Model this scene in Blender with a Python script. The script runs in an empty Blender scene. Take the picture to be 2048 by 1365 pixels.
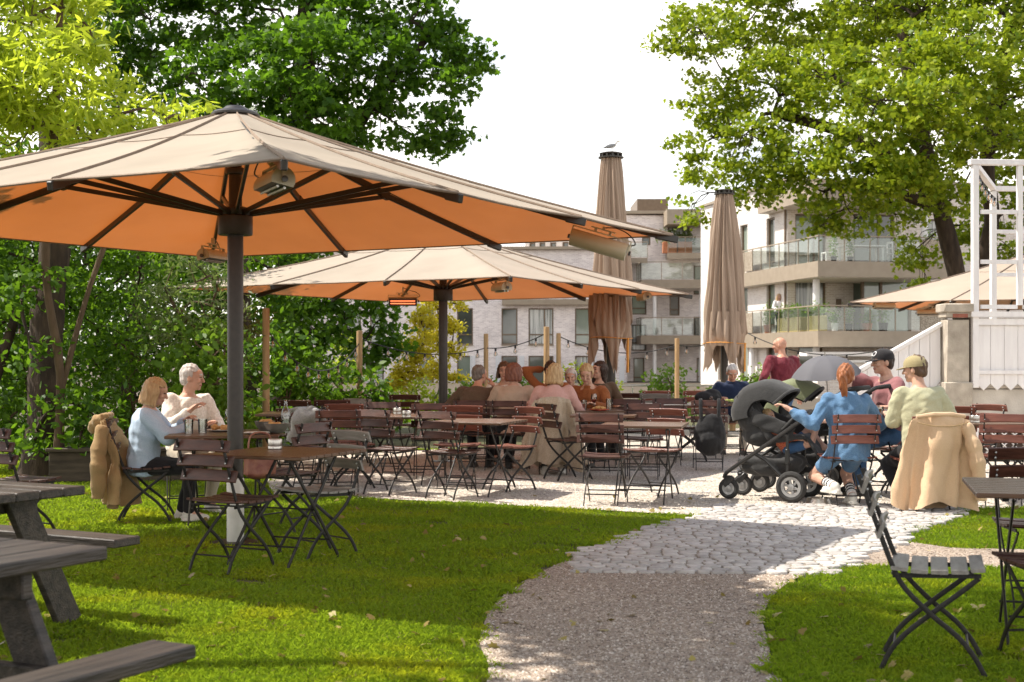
import bpy, bmesh, math, random
import numpy as np
from mathutils import Vector, Matrix
from math import sin, cos, pi, radians as R

S = bpy.context.scene
COL = S.collection
# ---------------------------------------------------------------- camera, light, sky
F_PX, HZ, CAM_H = 2745.0, 715.0, 1.40          # focal length and horizon of the 2048 px photograph
cam = bpy.data.cameras.new('camera'); cam_o = bpy.data.objects.new('camera', cam); COL.objects.link(cam_o)
cam_o.location = (0, 0, CAM_H); cam_o.rotation_euler = (R(90), 0, 0)
cam.sensor_width = 36; cam.lens = F_PX / 2048 * 36; cam.shift_y = (HZ - 682.5) / 2048
cam.clip_start = .05; cam.clip_end = 3000
cam.dof.use_dof = True; cam.dof.focus_distance = 12.5; cam.dof.aperture_fstop = 4.5
S.camera = cam_o
SUN_DIR = Vector((-1.6, .3, 2.45)).normalized()
sun = bpy.data.lights.new('sun', 'SUN'); sun.energy = 5.0; sun.angle = R(.53); sun.color = (1, .93, .82)
sun_o = bpy.data.objects.new('sun', sun); COL.objects.link(sun_o)
sun_o.rotation_euler = SUN_DIR.to_track_quat('Z', 'Y').to_euler(); sun_o.location = (-20, 5, 40)
W = bpy.data.worlds.new('World'); S.world = W; W.use_nodes = True
wn, wl = W.node_tree.nodes, W.node_tree.links
wn.clear()
sky = wn.new('ShaderNodeTexSky'); sky.sky_type = 'NISHITA'; sky.sun_disc = False
sky.sun_elevation = math.asin(SUN_DIR.z); sky.sun_rotation = math.atan2(SUN_DIR.x, SUN_DIR.y)
bg1 = wn.new('ShaderNodeBackground'); bg1.inputs['Strength'].default_value = .11
bg2 = wn.new('ShaderNodeBackground'); bg2.inputs['Color'].default_value = (1, .96, .90, 1); bg2.inputs['Strength'].default_value = 1.42
tc = wn.new('ShaderNodeTexCoord'); mp = wn.new('ShaderNodeMapping'); mp.inputs['Scale'].default_value = (1.6, 1.6, 4.2)
mp.inputs['Location'].default_value = (.45, 0, .3)
nz = wn.new('ShaderNodeTexNoise'); nz.inputs['Scale'].default_value = 1.7; nz.inputs['Detail'].default_value = 7; nz.inputs['Roughness'].default_value = .55
sx = wn.new('ShaderNodeSeparateXYZ'); mr = wn.new('ShaderNodeMapRange')   # clouds pile up low over the horizon, open overhead
mr.inputs['From Min'].default_value = .28; mr.inputs['From Max'].default_value = .75; mr.inputs['To Min'].default_value = .13; mr.inputs['To Max'].default_value = -.08
ad = wn.new('ShaderNodeMath'); ad.operation = 'ADD'
ramp = wn.new('ShaderNodeValToRGB'); ramp.color_ramp.elements[0].position = .41; ramp.color_ramp.elements[1].position = .64
out = wn.new('ShaderNodeOutputWorld'); mx = wn.new('ShaderNodeMixShader')
for a, b in ((tc.outputs['Generated'], mp.inputs[0]), (mp.outputs[0], nz.inputs[0]), (tc.outputs['Generated'], sx.inputs[0]),
             (sx.outputs[2], mr.inputs[0]), (nz.outputs[0], ad.inputs[0]), (mr.outputs[0], ad.inputs[1]), (ad.outputs[0], ramp.inputs[0]),
             (ramp.outputs[0], mx.inputs[0]), (sky.outputs[0], bg1.inputs[0]), (bg1.outputs[0], mx.inputs[1]), (bg2.outputs[0], mx.inputs[2]),
             (mx.outputs[0], out.inputs[0])):
    wl.new(a, b)
S.view_settings.view_transform = 'Standard'; S.view_settings.look = 'None'
S.view_settings.exposure = 0.58; S.view_settings.gamma = 1
S.cycles.max_bounces = 8; S.cycles.diffuse_bounces = 3; S.cycles.glossy_bounces = 3; S.cycles.transmission_bounces = 6
S.cycles.transparent_max_bounces = 8; S.cycles.use_denoising = True
S.cycles.caustics_reflective = False; S.cycles.caustics_refractive = False; S.cycles.sample_clamp_indirect = 8

rng = np.random.default_rng(7); random.seed(7)

# ---------------------------------------------------------------- helpers
def G(x, y, z=0.0):                  # where the sight line through photo pixel (x, y) meets height z
    d = F_PX * (CAM_H - z) / (y - HZ); return Vector(((x - 1024) * d / F_PX, d, z))
def AT(x, y, d):                     # the point at distance d along the sight line through pixel (x, y)
    return Vector(((x - 1024) * d / F_PX, d, CAM_H + (HZ - y) * d / F_PX))

class MB:
    def __init__(s): s.v = []; s.f = []; s.m = []; s.n = 0
    def add(s, verts, faces, mi=0):
        n = s.n; s.v.extend(tuple(p) for p in verts); s.n = len(s.v)
        s.f.extend(tuple(i + n for i in f) for f in faces); s.m.extend([mi] * len(faces)); return s
    def box(s, c, size, rot=None, bev=0.0, mi=0):
        hx, hy, hz = size[0] / 2, size[1] / 2, size[2] / 2
        b = min(bev, hx * .45, hy * .45, hz * .45); V = []; c = Vector(c)
        if b <= 0:
            V = [Vector((x * hx, y * hy, z * hz)) for x in (-1, 1) for y in (-1, 1) for z in (-1, 1)]
            Fc = [(0, 1, 3, 2), (4, 6, 7, 5), (0, 4, 5, 1), (2, 3, 7, 6), (0, 2, 6, 4), (1, 5, 7, 3)]
        else:
            idx = {}
            for x in (-1, 1):
                for y in (-1, 1):
                    for z in (-1, 1):
                        for a in range(3):
                            p = [x * hx, y * hy, z * hz]
                            for k in range(3):
                                if k != a: p[k] -= (x, y, z)[k] * b
                            idx[(x, y, z, a)] = len(V); V.append(Vector(p))
            Fc = []
            for a in range(3):
                o = [k for k in range(3) if k != a]
                for sg in (-1, 1):
                    q = []
                    for u, w in ((-1, -1), (1, -1), (1, 1), (-1, 1)):
                        k = [0, 0, 0]; k[a] = sg; k[o[0]] = u; k[o[1]] = w; q.append(idx[(*k, a)])
                    Fc.append(q)
            for a in range(3):               # edge running along axis a
                o = [k for k in range(3) if k != a]
                for u in (-1, 1):
                    for w in (-1, 1):
                        k0 = [0, 0, 0]; k0[o[0]] = u; k0[o[1]] = w; k1 = list(k0); k0[a] = -1; k1[a] = 1
                        Fc.append([idx[(*k0, o[0])], idx[(*k1, o[0])], idx[(*k1, o[1])], idx[(*k0, o[1])]])
            for x in (-1, 1):
                for y in (-1, 1):
                    for z in (-1, 1): Fc.append([idx[(x, y, z, a)] for a in range(3)])
            FF = []
            for f in Fc:                     # turn every face outwards
                ce = sum((V[i] for i in f), Vector()) / len(f)
                n = (V[f[1]] - V[f[0]]).cross(V[f[2]] - V[f[0]])
                FF.append(f if n.dot(ce) > 0 else f[::-1])
            Fc = FF
        if rot is not None: V = [rot @ p for p in V]
        return s.add([p + c for p in V], Fc, mi)
    def bar(s, p, q, w, h, up=(0, 0, 1), bev=0.0, mi=0):
        p, q = Vector(p), Vector(q); d = q - p; L = d.length
        if L < 1e-6: return s
        y = d / L; x = y.cross(Vector(up))
        if x.length < 1e-4: x = y.cross(Vector((1, 0, 0)))
        x.normalize(); z = x.cross(y)
        return s.box((p + q) / 2, (w, L, h), Matrix((x, y, z)).transposed(), bev, mi)
    def tube(s, pts, r, n=8, caps=True, mi=0, flat=1.0, up=None):
        P = [Vector(p) for p in pts]; k = len(P); rr = [r] * k if not hasattr(r, '__len__') else r
        T = [(P[min(i + 1, k - 1)] - P[max(i - 1, 0)]).normalized() for i in range(k)]
        u = Vector(up) if up is not None else (Vector((0, 0, 1)) if abs(T[0].z) < .9 else Vector((1, 0, 0)))
        V = []
        for i in range(k):
            x = u - T[i] * u.dot(T[i])
            if x.length < 1e-5: x = T[i].orthogonal()
            x.normalize(); y = T[i].cross(x); u = x if up is None else u
            V += [P[i] + (x * cos(2 * pi * j / n) * flat + y * sin(2 * pi * j / n)) * rr[i] for j in range(n)]
        Fc = [(i * n + j, i * n + (j + 1) % n, (i + 1) * n + (j + 1) % n, (i + 1) * n + j) for i in range(k - 1) for j in range(n)]
        if caps: Fc += [tuple(range(n))[::-1], tuple((k - 1) * n + j for j in range(n))]
        return s.add(V, Fc, mi)
    def cap(s, a, b, ra, rb, n=10, mi=0):    # tapered capsule
        a, b = Vector(a), Vector(b); d = b - a; L = max(d.length, 1e-5); t = d / L
        P = []; RR = []
        for k in (-.98, -.75, -.4): P.append(a + t * ra * k); RR.append(ra * math.sqrt(1 - k * k))
        for k in (0, .5, 1): P.append(a + d * k); RR.append(ra + (rb - ra) * k)
        for k in (.4, .75, .98): P.append(b + t * rb * k); RR.append(rb * math.sqrt(1 - k * k))
        return s.tube(P, RR, n, mi=mi)
    def lathe(s, prof, c=(0, 0, 0), n=16, rot=None, mi=0, sx=1, sy=1, caps=True):
        c = Vector(c); V = []
        for r, z in prof:
            for j in range(n):
                p = Vector((r * cos(2 * pi * j / n) * sx, r * sin(2 * pi * j / n) * sy, z)); V.append((rot @ p if rot is not None else p) + c)
        k = len(prof)
        Fc = [(i * n + j, i * n + (j + 1) % n, (i + 1) * n + (j + 1) % n, (i + 1) * n + j) for i in range(k - 1) for j in range(n)]
        if caps and prof[0][0] > 1e-4: Fc.append(tuple(range(n))[::-1])
        if caps and prof[-1][0] > 1e-4: Fc.append(tuple((k - 1) * n + j for j in range(n)))
        return s.add(V, Fc, mi)
    def ell(s, c, r, rot=None, n=14, k=9, mi=0):
        if not hasattr(r, '__len__'): r = (r, r, r)
        c = Vector(c); V = []
        for i in range(k + 1):
            a = pi * (i + .02) / (k + .04)
            for j in range(n):
                p = Vector((r[0] * sin(a) * cos(2 * pi * j / n), r[1] * sin(a) * sin(2 * pi * j / n), -r[2] * cos(a)))
                V.append((rot @ p if rot is not None else p) + c)
        Fc = [(i * n + j, i * n + (j + 1) % n, (i + 1) * n + (j + 1) % n, (i + 1) * n + j) for i in range(k) for j in range(n)]
        Fc += [tuple(range(n))[::-1], tuple(k * n + j for j in range(n))]
        return s.add(V, Fc, mi)
    def grid(s, rows, mi=0, loop=False):
        k, n = len(rows), len(rows[0]); V = [p for r in rows for p in r]; m = n if loop else n - 1
        return s.add(V, [(i * n + j, i * n + (j + 1) % n, (i + 1) * n + (j + 1) % n, (i + 1) * n + j) for i in range(k - 1) for j in range(m)], mi)
    def prism(s, pts, z0, z1, mi=0):         # flat outline (counter-clockwise, x y) raised from z0 to z1
        n = len(pts)
        V = [(p[0], p[1], z0) for p in pts] + [(p[0], p[1], z1) for p in pts]
        return s.add(V, [tuple(range(n))[::-1], tuple(range(n, 2 * n))] + [(i, (i + 1) % n, n + (i + 1) % n, n + i) for i in range(n)], mi)
    def xf(s, M):
        s.v = [tuple(M @ Vector(p)) for p in s.v]; return s
    def mesh(s, name, mats, smooth=False):
        me = bpy.data.meshes.new(name); me.from_pydata(s.v, [], s.f)
        for m in (mats if isinstance(mats, (list, tuple)) else [mats]): me.materials.append(m)
        if len(set(s.m)) > 1: me.polygons.foreach_set('material_index', s.m)
        if smooth:
            me.polygons.foreach_set('use_smooth', [True] * len(me.polygons))
            if smooth != 'all': me.set_sharp_from_angle(angle=R(smooth if smooth is not True else 40))
        me.update(); return me
    def build(s, name, mats, parent=None, smooth=True, loc=(0, 0, 0), rot=None):
        return obj(name, s.mesh(name, mats, smooth), parent, loc, rot)

def obj(name, me, parent=None, loc=(0, 0, 0), rot=None):
    o = bpy.data.objects.new(name, me); COL.objects.link(o); o.location = loc
    if rot is not None: o.rotation_euler = rot
    if parent is not None: o.parent = parent
    return o
def tag(o, label, cat=None, group=None, kind=None):
    if label: o['label'] = label
    if cat: o['category'] = cat
    if group: o['group'] = group
    if kind: o['kind'] = kind
    return o
def thing(name, label, cat, loc=(0, 0, 0), rz=0, group=None):
    o = obj(name, None, None, loc, (0, 0, rz)); o.empty_display_size = .1; return tag(o, label, cat, group)
KIDS = {}
def dup(root, loc, rz=0, label=None, group=None, scale=1.0):
    """a copy of a thing, of its parts and of their sub-parts"""
    def cp(o, par):
        c = o.copy(); COL.objects.link(c)
        if par is not None: c.parent = par
        for ch in list(o.children): cp(ch, c)
        return c
    r = cp(root, None); r.location = loc; r.rotation_euler = (0, 0, rz); r.scale = (scale,) * 3
    if label: r['label'] = label
    if group: r['group'] = group
    return r
def RZ(a): return Matrix.Rotation(a, 3, 'Z')
def RX(a): return Matrix.Rotation(a, 3, 'X')
def RY(a): return Matrix.Rotation(a, 3, 'Y')
def smooth_path(pts, k=4):
    P = [Vector(p) for p in pts]; out = []
    for i in range(len(P) - 1):
        a, b, c, d = P[max(i - 1, 0)], P[i], P[i + 1], P[min(i + 2, len(P) - 1)]
        for j in range(k):
            t = j / k
            out.append(.5 * ((2 * b) + (c - a) * t + (2 * a - 5 * b + 4 * c - d) * t * t + (3 * b - a - 3 * c + d) * t ** 3))
    return out + [P[-1]]

# ---------------------------------------------------------------- materials
def nm(name):
    m = bpy.data.materials.new(name); m.use_nodes = True; nt = m.node_tree
    return m, nt.nodes, nt.links, nt.nodes['Principled BSDF']
def ramp2(n, c0, c1, p0=.3, p1=.7):
    r = n.new('ShaderNodeValToRGB'); r.color_ramp.elements[0].color = (*c0, 1); r.color_ramp.elements[1].color = (*c1, 1)
    r.color_ramp.elements[0].position = p0; r.color_ramp.elements[1].position = p1; return r
def mat(name, c0, c1=None, rough=.6, scale=8, bump=0, bscale=None, metal=0, stretch=None, spec=.5, p=(.3, .7), detail=5, coord='Object', sheen=0):
    """a surface whose colour wanders between c0 and c1, with optional bump; stretch draws the pattern out (wood grain, brushed metal)"""
    m, n, l, b = nm(name)
    c1 = c1 or tuple(min(1, x * 1.25) for x in c0)
    t = n.new('ShaderNodeTexCoord'); mpp = n.new('ShaderNodeMapping'); mpp.inputs['Scale'].default_value = stretch or (1, 1, 1)
    no = n.new('ShaderNodeTexNoise'); no.inputs['Scale'].default_value = scale; no.inputs['Detail'].default_value = detail
    r = ramp2(n, c0, c1, *p)
    l.new(t.outputs[coord], mpp.inputs[0]); l.new(mpp.outputs[0], no.inputs[0]); l.new(no.outputs[0], r.inputs[0]); l.new(r.outputs[0], b.inputs['Base Color'])
    b.inputs['Roughness'].default_value = rough; b.inputs['Metallic'].default_value = metal; b.inputs['Specular IOR Level'].default_value = spec
    if sheen: b.inputs['Sheen Weight'].default_value = sheen
    if bump:
        n2 = n.new('ShaderNodeTexNoise'); n2.inputs['Scale'].default_value = bscale or scale * 3; n2.inputs['Detail'].default_value = 4
        bp = n.new('ShaderNodeBump'); bp.inputs['Strength'].default_value = bump; bp.inputs['Distance'].default_value = .01
        l.new(mpp.outputs[0], n2.inputs[0]); l.new(n2.outputs[0], bp.inputs['Height']); l.new(bp.outputs[0], b.inputs['Normal'])
    return m
def leafmat(name, c0, c1, tr, trw=.45, rough=.4):
    """leaf: diffuse and translucent, colour differs leaf by leaf"""
    m, n, l, b = nm(name)
    g = n.new('ShaderNodeNewGeometry'); r = ramp2(n, c0, c1, 0, 1); l.new(g.outputs['Random Per Island'], r.inputs[0])
    l.new(r.outputs[0], b.inputs['Base Color']); b.inputs['Roughness'].default_value = rough; b.inputs['Specular IOR Level'].default_value = .22
    t = n.new('ShaderNodeBsdfTranslucent'); r2 = ramp2(n, tuple(x * .7 for x in tr), tr, 0, 1); l.new(g.outputs['Random Per Island'], r2.inputs[0]); l.new(r2.outputs[0], t.inputs[0])
    mxs = n.new('ShaderNodeMixShader'); mxs.inputs[0].default_value = trw
    l.new(b.outputs[0], mxs.inputs[1]); l.new(t.outputs[0], mxs.inputs[2]); l.new(mxs.outputs[0], n['Material Output'].inputs[0])
    return m
def clothmat(name, c0, c1=None, sc=260, fold=.35, fs=9):
    """woven cloth: fine weave over broad soft creases"""
    m, n, l, b = nm(name); c1 = c1 or tuple(min(1, x * 1.2) for x in c0)
    t = n.new('ShaderNodeTexCoord')
    a = n.new('ShaderNodeTexNoise'); a.inputs['Scale'].default_value = fs; a.inputs['Detail'].default_value = 3
    w = n.new('ShaderNodeTexNoise'); w.inputs['Scale'].default_value = sc; w.inputs['Detail'].default_value = 2
    r = ramp2(n, c0, c1, .35, .65)
    bp = n.new('ShaderNodeBump'); bp.inputs['Strength'].default_value = fold; bp.inputs['Distance'].default_value = .03
    b2 = n.new('ShaderNodeBump'); b2.inputs['Strength'].default_value = .25; b2.inputs['Distance'].default_value = .003
    for p, q in ((t.outputs['Object'], a.inputs[0]), (t.outputs['Object'], w.inputs[0]), (w.outputs[0], r.inputs[0]), (r.outputs[0], b.inputs['Base Color']),
                 (a.outputs[0], bp.inputs['Height']), (w.outputs[0], b2.inputs['Height']), (bp.outputs[0], b2.inputs['Normal']), (b2.outputs[0], b.inputs['Normal'])): l.new(p, q)
    b.inputs['Roughness'].default_value = .9; b.inputs['Specular IOR Level'].default_value = .2; b.inputs['Sheen Weight'].default_value = .15
    return m
def glassmat(name, col=(.9, .95, .95), rough=.0, mix=.12, k=1.0):
    """thin clear glass: lets most light straight through, reflects at a slant"""
    m, n, l, b = nm(name); n.remove(b)
    tr = n.new('ShaderNodeBsdfTransparent'); tr.inputs[0].default_value = (*col, 1); gl = n.new('ShaderNodeBsdfGlossy'); gl.inputs['Roughness'].default_value = rough
    fr = n.new('ShaderNodeFresnel'); fr.inputs[0].default_value = 1.5; a = n.new('ShaderNodeMath'); a.operation = 'MULTIPLY_ADD'; a.inputs[1].default_value = k; a.inputs[2].default_value = mix; a.use_clamp = True
    mxs = n.new('ShaderNodeMixShader')
    for p, q in ((fr.outputs[0], a.inputs[0]), (a.outputs[0], mxs.inputs[0]), (tr.outputs[0], mxs.inputs[1]), (gl.outputs[0], mxs.inputs[2]), (mxs.outputs[0], n['Material Output'].inputs[0])): l.new(p, q)
    return m
def windowmat(name, c0, c1):
    """a dark window pane: mirror-like over a dim room"""
    m = mat(name, c0, c1, rough=.04, scale=.6, spec=.9); return m
def brickmat(name, a, b_, mortar, sc=1.0, mort=.012, axis='xz'):
    m, n, l, b = nm(name)
    t = n.new('ShaderNodeTexCoord'); s = n.new('ShaderNodeSeparateXYZ'); c = n.new('ShaderNodeCombineXYZ')
    br = n.new('ShaderNodeTexBrick'); br.inputs['Scale'].default_value = sc; br.inputs['Brick Width'].default_value = .25; br.inputs['Row Height'].default_value = .075
    br.inputs['Mortar Size'].default_value = mort; br.inputs['Color1'].default_value = (*a, 1); br.inputs['Color2'].default_value = (*b_, 1); br.inputs['Mortar'].default_value = (*mortar, 1)
    no = n.new('ShaderNodeTexNoise'); no.inputs['Scale'].default_value = .9; no.inputs['Detail'].default_value = 8; no.inputs['Roughness'].default_value = .7
    mxr = n.new('ShaderNodeMix'); mxr.data_type = 'RGBA'; mxr.blend_type = 'MULTIPLY'; mxr.inputs[0].default_value = .75
    r = ramp2(n, (.76, .74, .74), (1.12, 1.09, 1.07), .3, .7)
    bp = n.new('ShaderNodeBump'); bp.inputs['Strength'].default_value = .5; bp.inputs['Distance'].default_value = .01
    for p, q in ((t.outputs['Object'], s.inputs[0]), (s.outputs[0], c.inputs[0]), (s.outputs[2], c.inputs[1]), (c.outputs[0], br.inputs[0]), (c.outputs[0], no.inputs[0]),
                 (no.outputs[0], r.inputs[0]), (br.outputs[0], mxr.inputs[6]), (r.outputs[0], mxr.inputs[7]), (mxr.outputs[2], b.inputs['Base Color']), (br.outputs[1], bp.inputs['Height']), (bp.outputs[0], b.inputs['Normal'])): l.new(p, q)
    bp.invert = True; b.inputs['Roughness'].default_value = .85
    return m
# ================================================================ the ground
def gravelmat(name, cols, scale, bump=.8, big=.8):
    m, n, l, b = nm(name); t = n.new('ShaderNodeTexCoord')
    v = n.new('ShaderNodeTexVoronoi'); v.inputs['Scale'].default_value = scale
    v2 = n.new('ShaderNodeTexVoronoi'); v2.inputs['Scale'].default_value = scale * .37
    s = n.new('ShaderNodeSeparateColor'); r = n.new('ShaderNodeValToRGB'); r.color_ramp.interpolation = 'LINEAR'
    e = r.color_ramp.elements; e[0].position = 0; e[0].color = (*cols[0], 1); e[1].position = 1; e[1].color = (*cols[-1], 1)
    for i, c in enumerate(cols[1:-1]): q = e.new((i + 1) / (len(cols) - 1)); q.color = (*c, 1)
    no = n.new('ShaderNodeTexNoise'); no.inputs['Scale'].default_value = big; no.inputs['Detail'].default_value = 6
    r2 = ramp2(n, (.72, .7, .68), (1.12, 1.1, 1.08), .3, .7)
    mxr = n.new('ShaderNodeMix'); mxr.data_type = 'RGBA'; mxr.blend_type = 'MULTIPLY'; mxr.inputs[0].default_value = 1
    ma = n.new('ShaderNodeMath'); ma.operation = 'ADD'
    bp = n.new('ShaderNodeBump'); bp.inputs['Strength'].default_value = bump; bp.inputs['Distance'].default_value = .012; bp.invert = True
    for p, q in ((t.outputs['Object'], v.inputs[0]), (t.outputs['Object'], v2.inputs[0]), (t.outputs['Object'], no.inputs[0]), (v.outputs['Color'], s.inputs[0]), (s.outputs[0], r.inputs[0]),
                 (no.outputs[0], r2.inputs[0]), (r.outputs[0], mxr.inputs[6]), (r2.outputs[0], mxr.inputs[7]), (mxr.outputs[2], b.inputs['Base Color']),
                 (v.outputs['Distance'], ma.inputs[0]), (v2.outputs['Distance'], ma.inputs[1]), (ma.outputs[0], bp.inputs['Height']), (bp.outputs[0], b.inputs['Normal'])): l.new(p, q)
    b.inputs['Roughness'].default_value = .9; b.inputs['Specular IOR Level'].default_value = .25
    return m
M_earth = mat('earth', (.06, .045, .03), (.11, .085, .055), .95, 3, .5)
M_lawn = mat('lawn_soil', (.05, .06, .014), (.11, .10, .04), .95, 5, .6, 60)
M_terr = gravelmat('terrace_gravel', [(.34, .28, .23), (.50, .44, .38), (.62, .56, .49), (.68, .62, .55)], 62)
M_path = gravelmat('path_gravel', [(.15, .115, .09), (.32, .25, .195), (.46, .375, .30), (.40, .33, .28), (.62, .54, .46)], 70, 1.0)
M_sett = mat('granite_sett', (.40, .38, .365), (.58, .55, .525), .85, 14, .7, 70)
n_, l_ = M_sett.node_tree.nodes, M_sett.node_tree.links
g_ = n_.new('ShaderNodeNewGeometry'); r_ = ramp2(n_, (.74, .73, .72), (1.08, 1.07, 1.06), 0, 1); x_ = n_.new('ShaderNodeMix'); x_.data_type = 'RGBA'; x_.blend_type = 'MULTIPLY'; x_.inputs[0].default_value = 1
b_ = n_['Principled BSDF']; src = b_.inputs['Base Color'].links[0].from_socket; l_.new(g_.outputs['Random Per Island'], r_.inputs[0]); l_.new(src, x_.inputs[6]); l_.new(r_.outputs[0], x_.inputs[7]); l_.new(x_.outputs[2], b_.inputs['Base Color'])
M_joint = mat('joint_sand', (.20, .17, .135), (.30, .26, .21), .95, 30, .4)

def struct(name, mb, m, loc=(0, 0, 0), smooth=False): return tag(mb.build(name, m, None, smooth, loc), None, kind='structure')
g = MB(); g.grid([[(-900, -60, -.06), (900, -60, -.06)], [(-900, 1400, -.06), (900, 1400, -.06)]]); struct('ground', g, M_earth)
g = MB(); g.grid([[(x, y, -.012) for x in np.linspace(-16, 14, 61)] for y in np.linspace(-2, 34, 73)]); struct('lawn', g, M_lawn)

def polyline(px, z=0): return [G(x, y) for x, y in px]
terr_px = [(480, 905), (520, 940), (548, 990), (730, 997), (960, 1008), (1180, 1020), (1420, 1034), (1600, 1030), (1930, 1020), (2200, 1010), (3000, 1000)]
T = polyline(terr_px)
terr_poly = T + [Vector((13, 26, 0)), Vector((4.5, 27, 0)), Vector((1.5, 26, 0)), Vector((.4, 21.5, 0)), Vector((-2.2, 20.2, 0)), Vector((-3.6, 19.5, 0))]
path_L = smooth_path([Vector((-.25, 1.5, 0)), Vector((-.3, 4.0, 0))] + polyline([(975, 1365), (960, 1290), (972, 1240), (1005, 1195), (1065, 1155), (1150, 1114)]), 4)
path_R = smooth_path([Vector((1.2, 1.5, 0)), Vector((1.22, 4.2, 0))] + polyline([(1560, 1360), (1538, 1290), (1526, 1240), (1545, 1195), (1590, 1160), (1650, 1140)]), 4)
cob_L = [G(1150, 1119), G(1225, 1090), G(1300, 1064), G(1420, 1030), G(1440, 1012)]
cob_R = [G(1632, 1152), G(1700, 1120), G(1790, 1072), G(1880, 1034), G(1925, 1012)]
band_poly = polyline([(1600, 1150), (1690, 1090), (1790, 1080), (1900, 1096), (2060, 1100), (2400, 1100), (2400, 1135), (2060, 1138), (1900, 1136), (1700, 1130)])
def flat(name, pts, z, m):
    q = MB(); q.add([(p.x, p.y, z) for p in pts], [tuple(range(len(pts)))]); return struct(name, q, m)
flat('gravel_terrace', terr_poly, .004, M_terr)
flat('side_path', band_poly, .002, M_path)
flat('gravel_path', path_L + path_R[::-1], .006, M_path)
cob_poly = cob_L + cob_R[::-1]
flat('joint_bed', cob_poly, .0155, M_joint)
def in_poly(x, y, poly):
    ins = np.zeros(x.shape, bool); n = len(poly)
    for i in range(n):
        a, b = poly[i], poly[(i + 1) % n]
        c = ((a.y > y) != (b.y > y)) & (x < (b.x - a.x) * (y - a.y) / (b.y - a.y + 1e-12) + a.x); ins ^= c
    return ins
# setts laid in rough rows across the way
sm = MB(); y = G(0, 1152).y + .02
def edge_x(E, yy):
    for a, b in zip(E, E[1:]):
        if a.y <= yy <= b.y: return a.x + (b.x - a.x) * (yy - a.y) / (b.y - a.y)
    return E[0].x if yy < E[0].y else E[-1].x
rr = random.Random(3)
y = 8.82
while y < 13.0:
    h = rr.uniform(.075, .11); x = edge_x(cob_L, y) - rr.uniform(0, .12); xe = edge_x(cob_R, y) + rr.uniform(0, .1)
    while x < xe:
        w = rr.uniform(.08, .145); cx, cy = x + w / 2, y + h / 2 - .055 * (x - 1.2) + rr.uniform(-.008, .008)
        k = 7; hh = .016 + rr.uniform(-.005, .006); tilt = rr.uniform(-.03, .03); t2 = rr.uniform(-.03, .03); rings = []
        for s_, zz in ((.5, -.02), (.5, hh * .6), (.475, hh * .9), (.42, hh)):
            ring = []
            for j in range(12):
                a = 2 * pi * j / 12; ca, sa = cos(a), sin(a); q = (abs(ca) ** 6 + abs(sa) ** 6) ** (-1 / 6)
                px, py = ca * q * (w - .012) * s_, sa * q * (h - .011) * s_
                wob = 1 + .06 * sin(3 * a + w * 90) ; ring.append((cx + px * wob, cy + py * wob, zz + px * tilt + py * t2 + .006))
            rings.append(ring)
        n0 = sm.n; sm.grid(rings, loop=True); sm.add([], []); sm.f.append(tuple(n0 + 36 + j for j in range(12))); sm.m.append(0)
        x += w
    y += h
struct('cobblestone_path', sm, M_sett, smooth=50)

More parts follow.
